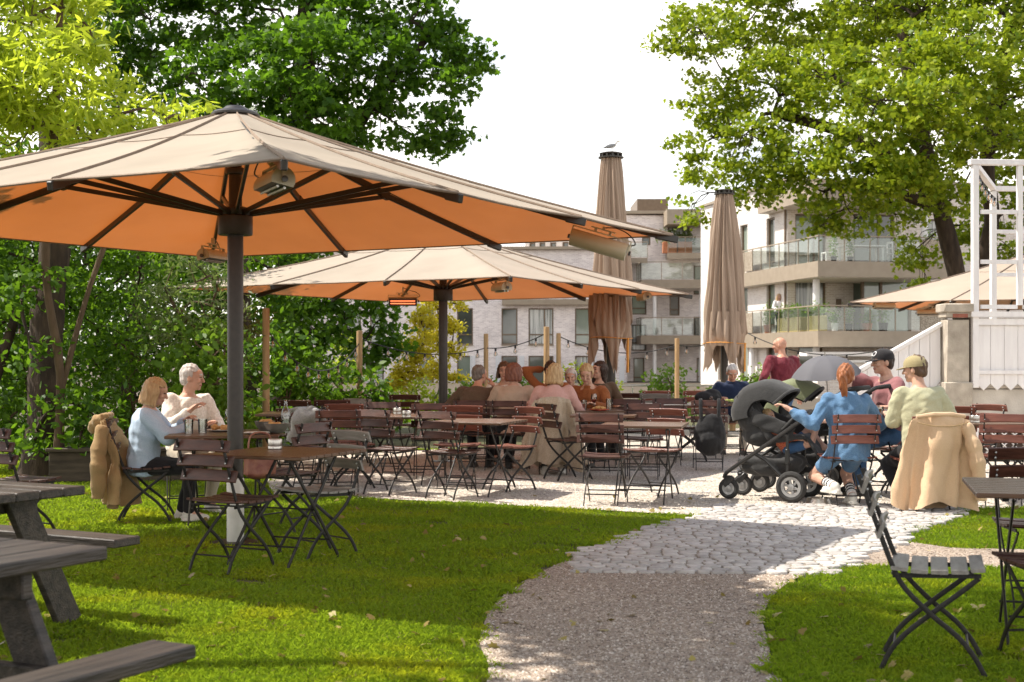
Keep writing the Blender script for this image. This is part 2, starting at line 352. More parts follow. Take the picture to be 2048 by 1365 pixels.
# ---------------------------------------------------------------- grass blades
def np_mesh(name, V, Fidx, nside, mats, smooth=False):
    me = bpy.data.meshes.new(name); nf = len(Fidx) // nside
    me.vertices.add(len(V)); me.vertices.foreach_set('co', np.ascontiguousarray(V, np.float32).ravel())
    me.loops.add(len(Fidx)); me.loops.foreach_set('vertex_index', np.ascontiguousarray(Fidx, np.int32))
    me.polygons.add(nf); me.polygons.foreach_set('loop_start', np.arange(nf, dtype=np.int32) * nside)
    for m in (mats if isinstance(mats, (list, tuple)) else [mats]): me.materials.append(m)
    me.update(calc_edges=True); return me
M_grass = leafmat('grass_blade', (.050, .115, .005), (.145, .22, .012), (.44, .62, .03), .52, .5)
M_dry = leafmat('dry_grass', (.22, .18, .07), (.30, .25, .10), (.3, .25, .1), .3, .7)
def grass(n, yr, hgt, wid, xfun, seed, extra=None):
    q = np.random.default_rng(seed); y = yr[0] * (yr[1] / yr[0]) ** q.random(n); x = (q.random(n) * 2 - 1) * .41 * y + 0
    xx, yy = x, y; jx = .030 * np.sin(9 * yy + 3 * np.sin(4 * xx)) + .028 * np.sin(23 * yy + 5 * xx) + .05 * q.normal(size=n) * .5; jy = .03 * np.sin(8 * xx + 2 * np.sin(5 * yy)) + .02 * np.sin(21 * xx) + .03 * q.normal(size=n) * .5; x, y = xx + jx, yy + jy
    hard = in_poly(x, y, terr_poly) | in_poly(x, y, path_L + path_R[::-1]) | in_poly(x, y, cob_poly) | in_poly(x, y, band_poly)
    x, y = xx, yy
    bare = (np.sin(x * 2.3 + 1.7 * np.sin(y * 1.9)) * np.sin(y * 2.9 + x) + .5 * np.sin(7 * x + 3 * np.sin(5 * y))) < -1.30
    base = ((x - (-2.09)) ** 2 + (y - 10.35) ** 2) < .22 ** 2
    ok = ~hard & ~bare & ~base
    if extra is not None: ok &= extra(x, y)
    x, y = x[ok], y[ok]; k = len(x); pt = (.75 + .5 * (.5 + .5 * np.sin(x * 3.1 + np.sin(y * 2.2) * 2) * np.sin(y * 3.7 + x)))
    H = hgt * (.55 + .7 * q.random(k)) * pt; a = q.random(k) * 2 * pi; le = .12 + q.random(k) * .80; la = q.random(k) * 2 * pi; wd = wid * (.7 + .6 * q.random(k)) * (y / 7) ** .6
    V = np.zeros((k, 4, 3))
    dx, dy = np.cos(a) * wd / 2, np.sin(a) * wd / 2; bx, by = np.cos(la) * le * H, np.sin(la) * le * H
    V[:, 0] = np.c_[x - dx, y - dy, np.full(k, -.012)]; V[:, 1] = np.c_[x + dx, y + dy, np.full(k, -.012)]
    V[:, 2] = np.c_[x + bx * .45 + dx * .7, y + by * .45 + dy * .7, H * .55 - .012]; V[:, 3] = np.c_[x + bx, y + by, H * np.maximum(.25, 1 - .45 * le) - .012]
    i = np.arange(k)[:, None] * 4
    F = np.concatenate([i + 0, i + 1, i + 2, i + 0, i + 2, i + 3], 1).ravel()
    return V.reshape(-1, 3), F
V, Fx = grass(820000, (3.9, 21), .046, .0042, None, 11)
n_, l_ = M_grass.node_tree.nodes, M_grass.node_tree.links; t_ = n_.new('ShaderNodeTexCoord'); z_ = n_.new('ShaderNodeTexNoise'); z_.inputs['Scale'].default_value = 1.1; z_.inputs['Detail'].default_value = 7; z_.inputs['Roughness'].default_value = .65
r_ = ramp2(n_, (1, 1, 1), (1.7, 1.2, .9), .50, .74); l_.new(t_.outputs['Object'], z_.inputs[0]); l_.new(z_.outputs[0], r_.inputs[0])
for node in [x for x in n_ if x.type in ('BSDF_PRINCIPLED', 'BSDF_TRANSLUCENT')]:
    i_ = node.inputs[0]; s_ = i_.links[0].from_socket; x_ = n_.new('ShaderNodeMix'); x_.data_type = 'RGBA'; x_.blend_type = 'MULTIPLY'; x_.inputs[0].default_value = 1; l_.new(s_, x_.inputs[6]); l_.new(r_.outputs[0], x_.inputs[7]); l_.new(x_.outputs[2], i_)
tag(obj('grass', np_mesh('grass', V, Fx, 3, M_grass)), 'short green lawn grass either side of the gravel path', 'grass', kind='stuff')
V, Fx = grass(26000, (3.9, 16), .040, .004, None, 12)
tag(obj('dry_grass', np_mesh('dry_grass', V, Fx, 3, M_dry)), 'dry straw-coloured blades scattered through the lawn', 'grass', kind='stuff')
# loose stones standing proud of the gravel
def stones(name, poly, n, yr, size, m, seed, z):
    q = np.random.default_rng(seed); y = yr[0] * (yr[1] / yr[0]) ** q.random(n); x = (q.random(n) * 2 - 1) * .42 * y
    ok = in_poly(x, y, poly) & ~in_poly(x, y, cob_poly); x, y = x[ok], y[ok]; k = len(x)
    base = np.array([(1, 0, 0), (-.5, .87, 0), (-.5, -.87, 0), (0, 0, .75)]); s = size * (.5 + q.random(k) ** 2 * 1.3)
    a = q.random(k) * 2 * pi; ca, sa = np.cos(a), np.sin(a); V = np.zeros((k, 4, 3)); jit = 1 + .6 * (q.random((k, 4, 3)) - .5)
    for j in range(4):
        bx, by, bz = base[j]; V[:, j, 0] = x + s * (bx * ca - by * sa) * jit[:, j, 0]; V[:, j, 1] = y + s * (bx * sa + by * ca) * jit[:, j, 1]; V[:, j, 2] = z + s * bz * jit[:, j, 2]
    V[:, 3, 0] += s * (q.random(k) - .5) * .7; V[:, 3, 1] += s * (q.random(k) - .5) * .7
    i = np.arange(k)[:, None] * 4; F = np.concatenate([i, i + 1, i + 3, i + 1, i + 2, i + 3, i + 2, i, i + 3], 1).ravel()
    return obj(name, np_mesh(name, V.reshape(-1, 3), F, 3, m))
def stonemat(name, cols):
    m, n, l, b = nm(name); g_ = n.new('ShaderNodeNewGeometry'); r = n.new('ShaderNodeValToRGB'); e = r.color_ramp.elements
    e[0].color = (*cols[0], 1); e[1].color = (*cols[-1], 1)
    for i, c in enumerate(cols[1:-1]): q = e.new((i + 1) / (len(cols) - 1)); q.color = (*c, 1)
    l.new(g_.outputs['Random Per Island'], r.inputs[0]); l.new(r.outputs[0], b.inputs['Base Color']); b.inputs['Roughness'].default_value = .85; return m
tag(stones('loose_gravel', path_L + path_R[::-1], 150000, (4.2, 9.2), .0062, stonemat('path_stone', [(.15, .11, .085), (.40, .31, .24), (.30, .25, .21), (.52, .43, .35), (.70, .62, .54)]), 5, .006),
    'loose brown and grey chippings on the garden path', 'gravel', kind='stuff')
tag(stones('terrace_chippings', terr_poly, 120000, (10.5, 22), .0085, stonemat('terrace_stone', [(.3, .25, .2), (.5, .45, .38), (.6, .55, .48), (.7, .65, .58)]), 6, .004),
    'pale chippings spread over the terrace under the chairs', 'gravel', kind='stuff')

q_ = np.random.default_rng(44); k_ = 420; y_ = 4.2 * (14 / 4.2) ** q_.random(k_); x_ = (q_.random(k_) * 2 - 1) * .4 * y_
hid = in_poly(x_, y_, cob_poly); LV = np.c_[x_, y_, np.where(in_poly(x_, y_, path_L + path_R[::-1]), .016, .028)][~hid]; LV_N = len(LV)
# ================================================================ buildings
M_brA = brickmat('grey_brick', (.86, .81, .80), (.60, .545, .55), (.86, .82, .81), mort=.014)
M_brC = brickmat('pale_brick', (.78, .74, .70), (.66, .60, .55), (.80, .77, .74), mort=.016)
M_brD = brickmat('brown_brick', (.80, .73, .66), (.62, .52, .44), (.84, .80, .75), mort=.014)
M_bronze = mat('bronze_panel', (.28, .225, .165), (.33, .27, .20), .5, 3)
M_frame = mat('bronze_frame', (.13, .085, .05), (.17, .115, .07), .45, 6)
M_slab = mat('slab_white', (.76, .72, .67), (.82, .78, .74), .7, 2)
M_pane = windowmat('window_pane', (.05, .055, .05), (.12, .13, .115))
M_pane2 = windowmat('curtained_pane', (.20, .24, .20), (.30, .34, .29))
M_pane3 = mat('curtain_pane', (.16, .17, .16), (.55, .56, .54), .08, 3, stretch=(4, 4, .12), spec=.8, p=(.4, .6))
M_bglass = glassmat('balcony_glass', (.86, .90, .88), .02, .06, .35)
M_white = mat('white_paint', (.76, .74, .74), (.82, .80, .79), .5, 5)
M_curt = mat('white_panel', (.62, .64, .68), (.74, .75, .77), .8, 18, stretch=(9, 9, .3))
M_perf = mat('perforated_bronze', (.20, .155, .11), (.42, .36, .28), .6, 26, detail=3, p=(.42, .55))

def facade(mb, W_, z0, z1, holes, depth=.22):
    """wall in the local x z plane (front at y = 0) with real openings and reveals"""
    xs = sorted({0, W_, *[h[0] for h in holes], *[h[1] for h in holes]}); zs = sorted({z0, z1, *[h[2] for h in holes], *[h[3] for h in holes]})
    for a, b in zip(xs, xs[1:]):
        for c, d in zip(zs, zs[1:]):
            cx, cz = (a + b) / 2, (c + d) / 2
            if any(h[0] < cx < h[1] and h[2] < cz < h[3] for h in holes): continue
            mb.add([(a, 0, c), (b, 0, c), (b, 0, d), (a, 0, d)], [(0, 1, 2, 3)])
    for x0, x1, c, d in holes:
        mb.add([(x0, 0, c), (x1, 0, c), (x1, 0, d), (x0, 0, d), (x0, depth, c), (x1, depth, c), (x1, depth, d), (x0, depth, d)],
               [(0, 4, 5, 1), (1, 5, 6, 2), (2, 6, 7, 3), (3, 7, 4, 0)])
def window(par, x0, x1, z0, z1, pane, transom=.28, mull=False, y=.14, name='window'):
    fr = MB(); t = .07; w, h = x1 - x0, z1 - z0
    fr.box(((x0 + x1) / 2, y, z1 - t / 2), (w, .09, t)); fr.box(((x0 + x1) / 2, y, z0 + t / 2), (w, .09, t))
    fr.box((x0 + t / 2, y, (z0 + z1) / 2), (t, .09, h - 2 * t)); fr.box((x1 - t / 2, y, (z0 + z1) / 2), (t, .09, h - 2 * t))
    if transom: fr.box(((x0 + x1) / 2, y + .004, z0 + h * transom), (w - 2 * t, .08, t))
    if mull: fr.box((x0 + w * .64, y + .006, z0 + h * (.64 if transom else .5) + .03), (t, .07, h * (.72 if transom else 1) - .16))
    f = fr.build(name, M_frame, par, False)
    p = MB(); p.box(((x0 + x1) / 2, y + .03, (z0 + z1) / 2), (w - 2 * t + .01, .012, h - 2 * t + .01)); p.build('pane', pane, f, False)
    s = MB(); s.box(((x0 + x1) / 2, -.01, z0 - .025), (w + .06, .16, .04)); s.build('sill', M_bronze, f, False)
def wallpart(name, par, loc, ang, W_, z0, z1, holes, m, depth=.22):
    mb = MB(); facade(mb, W_, z0, z1, holes, depth); return mb.build(name, m, par, False, loc, (0, 0, ang))

# --- A: grey brick block straight ahead, seen under the parasols
DA = 79.0; kA = DA / F_PX
def xa(px): return (px - 560) * kA
def za(py): return CAM_H + (HZ - py) * kA
bA = thing('apartment_building', 'long grey brick apartment block seen under the parasol, with brown framed windows in two rows', 'building', ((560 - 1024) * kA, DA, 0))
cols = [(590, 625), (680, 722), (740, 768), (838, 868), (914, 946), (1003, 1035), (1057, 1107), (1150, 1190)]
holes = []; wins = []
for i, (a, b) in enumerate(cols):
    for j, (t_, u_) in enumerate(((617, 690), (712, 790))):
        holes.append((xa(a), xa(b), za(u_), za(t_))); wins.append((i, j))
    if a < 1000 or a > 1200: holes.append((xa(a), xa(b), za(592), za(522))); wins.append((i, 2))
wf = wallpart('wall', bA, (0, 0, 0), 0, xa(1254), -.1, za(500), holes, M_brA)
sd = MB(); sd.box((xa(1254) / 2, 6.15, (za(500) - .1) / 2 - .06), (xa(1254) - .01, 11.8, za(500) + .08)); sd.build('rear_volume', M_brA, bA, False)
for (i, j), h in zip(wins, holes): window(bA, *h, (M_pane, M_pane2, M_pane3, M_pane, M_pane2)[(2 * i + 3 * j) % 5], mull=(i == 6))
rf = MB(); rf.box((xa(1254) / 2, 5.9, za(500) + .09), (xa(1254) + .3, 12.4, .16)); rf.build('roof', M_bronze, bA, False)
cb = MB(); cb.box((xa(1094), -.25, za(605)), (xa(1184) - xa(1004), .5, .32)); cb.build('ledge', M_bronze, bA, False)
for px in (942, 993, 1040, 1112, 1184, 1240):      # pale screens beside the lower windows
    q = MB()
    for k in range(3): q.box((xa(px) + k * .1, -.12, za(752)), (.085, .03, za(712) - za(792)))
    q.build('privacy_screen', M_curt, bA, False)
# --- A2: sunlit gable rising behind it
bA2 = thing('apartment_building', 'white sunlit brick end wall with tall narrow windows rising behind the near parasol tip', 'building', (AT(1050, 715, 92).x, 92, 0), R(-18))
zt = CAM_H + (HZ - 476) * 92 / F_PX; hh = [(a, a + .42, zt - 3.3, zt - .35) for a in (.3, 1.0, 1.75, 2.6, 3.4)]
wallpart('wall', bA2, (0, 0, 0), 0, 4.2, 0, zt, hh, M_brC)
for h in hh: window(bA2, *h, M_pane, 0)
q = MB(); q.box((2.1, 3.3, zt / 2 - .05), (4.18, 6, zt)); q.build('rear_volume', M_brC, bA2, False)
q = MB(); q.box((2.1, 3.1, zt + .1), (4.5, 6.6, .14)); q.build('roof', M_bronze, bA2, False)

def railing(par, p0, p1, zf, h=1.0, fascia=.42, panels=None, depthdir=None):
    """balcony edge between two plan points: fascia belongs to the slab; this is rail, posts and infill panels"""
    p0, p1 = Vector((*p0, 0)), Vector((*p1, 0)); L = (p1 - p0).length; n = max(2, int(L / .95)); fr = MB()
    fr.bar(p0 + Vector((0, 0, zf + h)), p1 + Vector((0, 0, zf + h)), .06, .045)
    for i in range(n + 1):
        p = p0.lerp(p1, i / n); fr.bar(p + Vector((0, 0, zf)), p + Vector((0, 0, zf + h - .03)), .035, .035, (1, 0, 0))
    fr.build('railing', M_bronze, par, False)
    for i in range(n):
        a, b = p0.lerp(p1, (i + .03) / n), p0.lerp(p1, (i + .97) / n); q = MB()
        q.bar(a + Vector((0, 0, zf + h / 2 - .01)), b + Vector((0, 0, zf + h / 2 - .01)), .012, h - .12)
        solid = panels and i in panels
        q.build('perforated_panel' if solid else 'glass_panel', M_perf if solid else M_bglass, par, False)
def slab(par, poly, z, t=.42, name='balcony_slab'):
    q = MB(); q.prism(poly, z - t, z); o = q.build(name, M_bronze, par, False)
    q = MB(); ctr = sum((Vector(p) for p in poly), Vector((0, 0))) / len(poly)
    q.prism([tuple(ctr + (Vector(p) - ctr) * .97) for p in poly], z - t - .012, z - t - .003); q.build('soffit', M_slab, o, False)
    return o
# --- B: grey block with glazed corner balconies between the folded parasols
DB = 84.0; kB = DB / F_PX
bB = thing('apartment_building', 'grey brick apartment house with corner balconies on white posts between the folded parasols', 'building', ((1250 - 1024) * kB, DB, 0))
xb = lambda p: (p - 1250) * kB
zb = lambda p: CAM_H + (HZ - p) * kB
hb = [(xb(1283), xb(1300), zb(492), zb(475)), (xb(1334), xb(1378), zb(508), zb(455)), (xb(1262), xb(1292), zb(630), zb(588)), (xb(1338), xb(1358), zb(632), zb(592)),
      (xb(1262), xb(1292), zb(702), zb(650)), (xb(1266), xb(1288), zb(772), zb(716)), (xb(1336), xb(1356), zb(702), zb(690)), (xb(1392), xb(1410), zb(770), zb(716)), (xb(1386), xb(1414), zb(590), zb(532)), (xb(1386), xb(1414), zb(690), zb(634))]
wallpart('wall', bB, (0, -.3, 0), 0, xb(1500), -.1, zb(432), hb, M_brA)
for k, h in enumerate(hb): 
    window(bB, h[0], h[1], h[2], h[3], (M_pane, M_pane3, M_pane2)[k % 3], .3 if h[3] - h[2] > 1 else 0, y=-.16)
q = MB(); q.box((xb(1500) / 2, 6.0, zb(432) / 2 - .08), (xb(1500) - .02, 12, zb(432))); q.build('rear_volume', M_brA, bB, False)
q = MB(); q.box((xb(1500) / 2, 5.8, zb(430) + .1), (xb(1500) + .2, 12.8, .18)); q.build('roof', M_bronze, bB, False)
q = MB(); q.box((xb(1312), 4.5, zb(412) + .0), (xb(1345) - xb(1282), 5, 1.3)); q.build('roof_hut', M_frame, bB, False)
for zf_, zt_ in ((566, 515), (673, 636)):
    z = zb(zf_); poly = [(xb(1272), -3.2), (xb(1390), -3.6), (xb(1424), -2.0), (xb(1424), -.33), (xb(1272), -.33)]
    slab(bB, poly, z, .5); railing(bB, poly[0], poly[1], z, 1.05); railing(bB, poly[1], poly[2], z, 1.05, panels=(0, 1, 2))
    railing(bB, (xb(1272), -.4), poly[0], z, 1.05)
for p in (1300, 1390):
    q = MB(); q.lathe([(.11, -.06), (.11, zb(673) - .51)], (xb(p), -2.7, 0), 12); q.lathe([(.11, zb(673) + .002), (.11, zb(566) - .515)], (xb(p), -2.7, 0), 12); q.build('column', M_white, bB)
poly = [(xb(1330), -1.6), (xb(1432), -1.6), (xb(1432), -.33), (xb(1330), -.33)]
slab(bB, poly, zb(510), .3); railing(bB, poly[0], poly[1], zb(510), .95)
poly = [(xb(1225), -1.6), (xb(1290), -1.6), (xb(1290), -.33), (xb(1225), -.33)]
slab(bB, poly, zb(520), .3); railing(bB, poly[0], poly[1], zb(520), .95)
q = MB(); q.box((xb(1385), -1.4, zb(442)), (xb(1450) - xb(1330), 2.2, .9)); q.build('canopy_roof', M_bronze, bB, False)
# --- C: pale brick house at the right with wrap-around balconies
aC = math.atan2(.2, .98); Pb = Vector((12.04, 54.0, 0))
bC = thing('apartment_building', 'pale brick house at the right with wide wrap-around balconies half hidden by the big maple', 'building', Pb, aC)
kC = 54 / F_PX
zc = lambda p: CAM_H + (HZ - p) * kC
z2, z1_, z0_ = zc(522), zc(662), zc(790)
WC0 = (.5, 4.2)                                             # wall corner in local coordinates (x right along the front, y back along the side)
fl = [(z2, z2 + 2.75), (z1_, z1_ + 2.6), (z0_, z0_ + 2.45)]
hl = []
for z, t_ in fl:
    for a in (1.4, 4.6): hl.append((a, a + .95, z + .35, z + 2.3))
    hl.append((7.6, 8.5, z + .35, z + 2.3))
topC = 8.9; z3 = 8.3
wallpart('side_wall', bC, (WC0[0], WC0[1] + 11, 0), R(-90), 11, -.1, topC, [(11 - b, 11 - a, c, d) for a, b, c, d in hl], M_brC)
sw = obj('side_windows', None, bC, (WC0[0], WC0[1] + 11, 0), (0, 0, R(-90)))
for k, (a, b, c, d) in enumerate(hl): window(sw, 11 - b, 11 - a, c, d, M_pane2 if k % 2 else M_pane, 0)
hf = []
for z, t_ in fl[:2]: hf += [(.35, 1.75, z + .05, z + 2.3), (3.0, 4.9, z + .05, z + 2.35)]
hf += [(6.3, 7.4, z1_ + .2, z1_ + 2.2), (6.3, 7.4, z2 + .2, z2 + 2.2), (.5, 1.6, z0_ + .3, z0_ + 2.0)]
wallpart('front_wall', bC, (WC0[0], WC0[1], 0), 0, 13, -.1, topC, hf, M_brD)
fw = obj('front_windows', None, bC, (WC0[0], WC0[1], 0))
for k, h in enumerate(hf): window(fw, *h, (M_pane2, M_pane, M_pane3)[k % 3], 0, mull=(k in (0, 1, 2, 3)))
q = MB(); q.box((WC0[0] + 6.6, WC0[1] + 5.8, topC / 2 - .08), (12.7, 10.3, topC)); q.build('rear_volume', M_brD, bC, False)
bay = MB(); z = z1_
bay.box((WC0[0] + 3.95, WC0[1] - .6, z + 1.15), (2.2, 1.15, .05)); 
for x in (2.88, 3.7, 5.02): bay.box((WC0[0] + x, WC0[1] - 1.1, z + 1.3), (.12, .12, 2.55))
bay.box((WC0[0] + 3.95, WC0[1] - .6, z + 2.5), (2.3, 1.2, .3)); bay.build('bay_window', M_frame, bC, False)
for x0, x1 in ((2.95, 3.63), (3.77, 4.95)):
    q = MB(); q.box((WC0[0] + (x0 + x1) / 2, WC0[1] - 1.1, z + 1.25), (x1 - x0, .02, 2.4)); q.build('pane', M_pane2, bC, False)
for z in (z2, z1_):
    poly = [(0, 0), (5.6, 0), (5.6, WC0[1] - .02), (WC0[0] - .02, WC0[1] - .02), (WC0[0] - .02, 9.2), (0, 9.2)]
    slab(bC, poly, z, .62)
    railing(bC, (.06, 0.06), (5.5, .06), z, 1.0, panels=(4,)); railing(bC, (.06, 9.1), (.06, .06), z, 1.0, panels=(0, 1))
q = MB(); q.box((WC0[0] + 6.5, WC0[1] + 5.5, topC + .06), (13.2, 11.2, .12)); q.build('roof', M_bronze, bC, False)
slab(bC, [(0, 0), (5.6, 0), (5.6, WC0[1] - .02), (WC0[0] - .02, WC0[1] - .02), (WC0[0] - .02, 6.3), (0, 6.3)], z3, .62)
q = MB()
for x, y, a, b in ((.5, 1.3, z1_ + .01, z2 - .64), (.9, 7.6, z1_ + .01, z2 - .64), (.5, 1.3, -.06, z1_ - .64), (.25, 7.6, -.06, z1_ - .64), (5.1, 1.0, z2 + .01, z3 - .64)): q.lathe([(.14, a), (.14, b)], (x, y, 0), 12)
q.build('column', M_white, bC)
q = MB(); q.lathe([(.05, 0), (.05, z3 - .64)], (WC0[0] - .07, WC0[1] + .1, 0), 8); q.build('downpipe', M_frame, bC)
q = MB(); q.box((WC0[0] + 2.3, WC0[1] - .06, z1_ + 1.2), (.2, .1, .5)); q.build('wall_lamp', M_frame, bC, False)
q = MB(); q.box((3.6, -.55, z0_ + 1.6), (9.0, .9, .16)); q.build('entrance_canopy', M_slab, bC, False)
# low brick wall below it
q = MB(); q.box((0, 0, .55), (9.5, .35, 1.3)); lw = q.build('garden_wall', M_brD, None, False, (15.5, 50, 0), (0, 0, aC)); tag(lw, 'low brown brick wall under the right hand balconies, behind the grey umbrella', 'wall')
q = MB(); q.box((0, 0, 1.25), (9.6, .45, .09)); q.build('coping', M_slab, lw, False)
# ================================================================ trees and shrubs
M_bark = mat('bark', (.022, .014, .009), (.07, .046, .030), .95, 6, 1.0, 30, stretch=(2, 2, .5))
M_bark2 = mat('smooth_bark', (.07, .042, .022), (.13, .085, .048), .9, 8, .6, 30, stretch=(2, 2, .5))
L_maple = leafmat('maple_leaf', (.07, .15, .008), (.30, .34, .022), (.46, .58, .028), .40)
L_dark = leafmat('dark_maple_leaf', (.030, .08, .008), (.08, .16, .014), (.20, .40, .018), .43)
L_yel = leafmat('yellow_green_leaf', (.19, .29, .02), (.40, .45, .04), (.75, .88, .06), .5)
L_gold = leafmat('golden_leaf', (.46, .42, .03), (.62, .52, .05), (.9, .8, .06), .5)
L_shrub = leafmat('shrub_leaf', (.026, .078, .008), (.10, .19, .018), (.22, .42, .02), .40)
L_grey = leafmat('willow_leaf', (.09, .13, .05), (.17, .20, .08), (.24, .33, .07), .4)
L_bright = leafmat('bright_shrub_leaf', (.08, .16, .02), (.15, .25, .03), (.3, .5, .04), .42)

SHAPES = {                                                  # outlines in the leaf plane, and how far the rim droops
    'maple': [(0, 0), (.32, -.02), (.52, .28), (.30, .42), (.42, .78), (.16, .66), (0, 1.0), (-.16, .66), (-.42, .78), (-.30, .42), (-.52, .28), (-.32, -.02)],
    'oval': [(0, 0), (.22, .25), (.26, .55), (0, 1.0), (-.26, .55), (-.22, .25)],
    'long': [(0, 0), (.11, .3), (.10, .65), (0, 1.0), (-.10, .65), (-.11, .3)],
}
def leaves(C, size, shape, q, up=.55, droop=.25):
    """leaf outlines at points C, tilted at random but mostly facing the sky"""
    k = len(C); o = np.array(SHAPES[shape]); m = len(o)
    nrm = q.normal(size=(k, 3)) * .62; nrm[:, 2] += up; nrm /= np.linalg.norm(nrm, axis=1)[:, None]
    t = q.normal(size=(k, 3)); t[:, 2] -= droop; t -= nrm * (t * nrm).sum(1)[:, None]; t /= np.linalg.norm(t, axis=1)[:, None]
    b = np.cross(nrm, t); s = size * (.65 + .6 * q.random(k))
    bend = -.18 * (np.abs(o[:, 0]) * 1.2 + (o[:, 1] - .4) ** 2)
    V = C[:, None, :] + s[:, None, None] * (b[:, None, :] * o[None, :, 0, None] + t[:, None, :] * (o[None, :, 1, None] - .4) + nrm[:, None, :] * bend[None, :, None])
    return V.reshape(-1, 3), np.arange(k * m, dtype=np.int32), m
def blob_points(blobs, per, q, sub=.42, shell=.55):
    """leaf points gathered in small sprays through each clump; returns them with the spray centres"""
    P, SC = [], []
    for bi, (c, r, w) in enumerate(blobs):
        c = np.array(c); r = np.array(r) if hasattr(r, '__len__') else np.array([r] * 3)
        ns = max(4, int(per * w * (r[0] * r[1] + r[1] * r[2] + r[0] * r[2]) / 3 / sub ** 2 * 3.6))
        d = q.normal(size=(ns, 3)); d /= np.linalg.norm(d, axis=1)[:, None]
        rad = (shell + (1.02 - shell) * q.random(ns) ** .6)[:, None]
        sc = c + d * r * rad; SC.append((bi, sc))
        nl = 40; off = q.normal(size=(ns, nl, 3)) * np.array([.5, .5, .22]) * sub
        P.append((sc[:, None, :] + off).reshape(-1, 3))
    return np.concatenate(P), SC
def limb(mb, a, b, r0, r1, q, sag=.12, n=6, seg=7):
    a, b = Vector(a), Vector(b); L = (b - a).length; pts = []
    j1, j2 = Vector(q.normal(size=3)) * L * .07, Vector(q.normal(size=3)) * L * .05
    for i in range(seg + 1):
        t = i / seg; p = a.lerp(b, t); p += j1 * sin(pi * t) + j2 * sin(2 * pi * t); p.z += L * sag * sin(pi * t); pts.append(p)
    mb.tube(pts, [r0 + (r1 - r0) * i / seg for i in range(seg + 1)], n); return pts
def tree(name, label, cat, group, trunk, blobs, lm, leaf, shape, per, seed, forks=None, bark=None, sub=.42, shell=.5, up=.55, twigs=3, extra_trunks=()):
    """trunk: list of (point, radius); forks: indices of blobs fed from the top, every clump gets a limb from the nearest trunk point"""
    q = np.random.default_rng(seed); base = Vector(trunk[0][0]); root = thing(name, label, cat, base, 0, group)
    P, SC = blob_points(blobs, per, q, sub, shell)
    tb = MB()
    for tr in (trunk, *extra_trunks):
        pts = smooth_path([t[0] for t in tr], 4); rad = np.interp(np.linspace(0, len(tr) - 1, len(pts)), range(len(tr)), [t[1] for t in tr])
        rad = [r * (1 + .07 * sin(i * 1.9 + seed)) for i, r in enumerate(rad)]; rad[0] *= 1.25
        tb.tube(pts, rad, 14)
    tops = [Vector(t[0]) for tr in (trunk, *extra_trunks) for t in tr[1:]]; rt = [t[1] for tr in (trunk, *extra_trunks) for t in tr[1:]]
    done = []
    order = sorted(range(len(blobs)), key=lambda i: min((Vector(blobs[i][0]) - t).length for t in tops))
    for i in order:
        c = Vector(blobs[i][0]); best = None
        for p, r in [(t, r * .62) for t, r in zip(tops, rt)] + done:
            dd = (p - c).length * (1.0 if p.z < c.z + .6 else 1.7)
            if best is None or dd < best[0]: best = (dd, p, r)
        r0 = max(.02, min(best[2], .03 + best[0] * .02)); pts = limb(tb, best[1], c, r0, r0 * .45, q); done += [(p, r0 * (1 - .5 * k / len(pts))) for k, p in enumerate(pts) if k >= 2]
        sc = [s for bi, s in SC if bi == i][0]
        for s in sc[q.permutation(len(sc))[:twigs + len(sc) // 7]]:
            st = pts[int(q.integers(len(pts) // 2, len(pts)))]; limb(tb, st, s, r0 * .28 + .004, .004, q, .08, 4, 4)
    tb.xf(Matrix.Translation(-base)); tb.build('trunk', bark or M_bark, root)
    print('LEAVES', name, len(P))
    V, F, m = leaves(P - np.array(base), leaf, shape, q, up)
    obj('crown', np_mesh('crown', V, F, m, lm), root); return root

def B(x, y, d, rpx, depth=None, w=1.0, flat=1.0):            # clump at photo pixel (x, y), distance d, radius in photo pixels at that distance
    c = AT(x, y, d); r = rpx * d / F_PX; return (tuple(c), (r, depth or r, r * flat), w)

# the big sunlit maple on the right
bl = []
for x, y, d, r in [(1400, 60, 30, 80), (1345, 80, 30, 42), (1500, 40, 31, 90), (1620, 30, 31, 100), (1750, 20, 30, 110), (1880, 20, 29, 110), (2000, 30, 28, 110),
                   (1440, 190, 30, 85), (1540, 170, 29.5, 95), (1660, 160, 28.5, 100), (1790, 130, 27.5, 100), (1920, 160, 27, 100), (2040, 180, 27.5, 95),
                   (1410, 285, 30, 62), (1500, 290, 29, 80), (1610, 290, 28.5, 90), (1740, 270, 27, 95), (1870, 290, 26.5, 85), (1990, 280, 26.8, 85),
                   (1405, 345, 30.5, 40), (1382, 425, 30.5, 34), (1480, 375, 29.5, 52), (1560, 370, 29, 60), (1650, 385, 28.5, 60), (1740, 370, 28, 70), (1830, 360, 27, 60), (1930, 365, 27, 55),
                   (1640, 455, 29, 40), (1720, 440, 29, 52), (1790, 430, 29.5, 50), (1830, 500, 30.5, 48), (1950, 450, 30.5, 60), (1990, 500, 31, 50), (1850, 560, 31, 30), (2060, 400, 29, 70),
                   (1460, -90, 31, 90), (1600, -110, 31, 110), (1760, -120, 30, 120), (1930, -120, 29, 120), (2080, -60, 29, 110), (2150, 80, 29, 110), (2170, 260, 30, 110), (1700, -230, 30, 110), (1880, -240, 30, 120), (2040, -220, 30, 110),
                   (1880, 420, 27.4, 40), (1790, 340, 27, 70), (1860, 200, 25.6, 80), (1760, 200, 26, 80), (1950, 90, 26, 90), (1700, 330, 27.5, 60), (1800, 60, 34, 120), (1640, 120, 34, 110), (1920, 240, 34, 110), (2060, 320, 34, 90)]:
    bl.append(B(x, y, d, r, flat=.8))
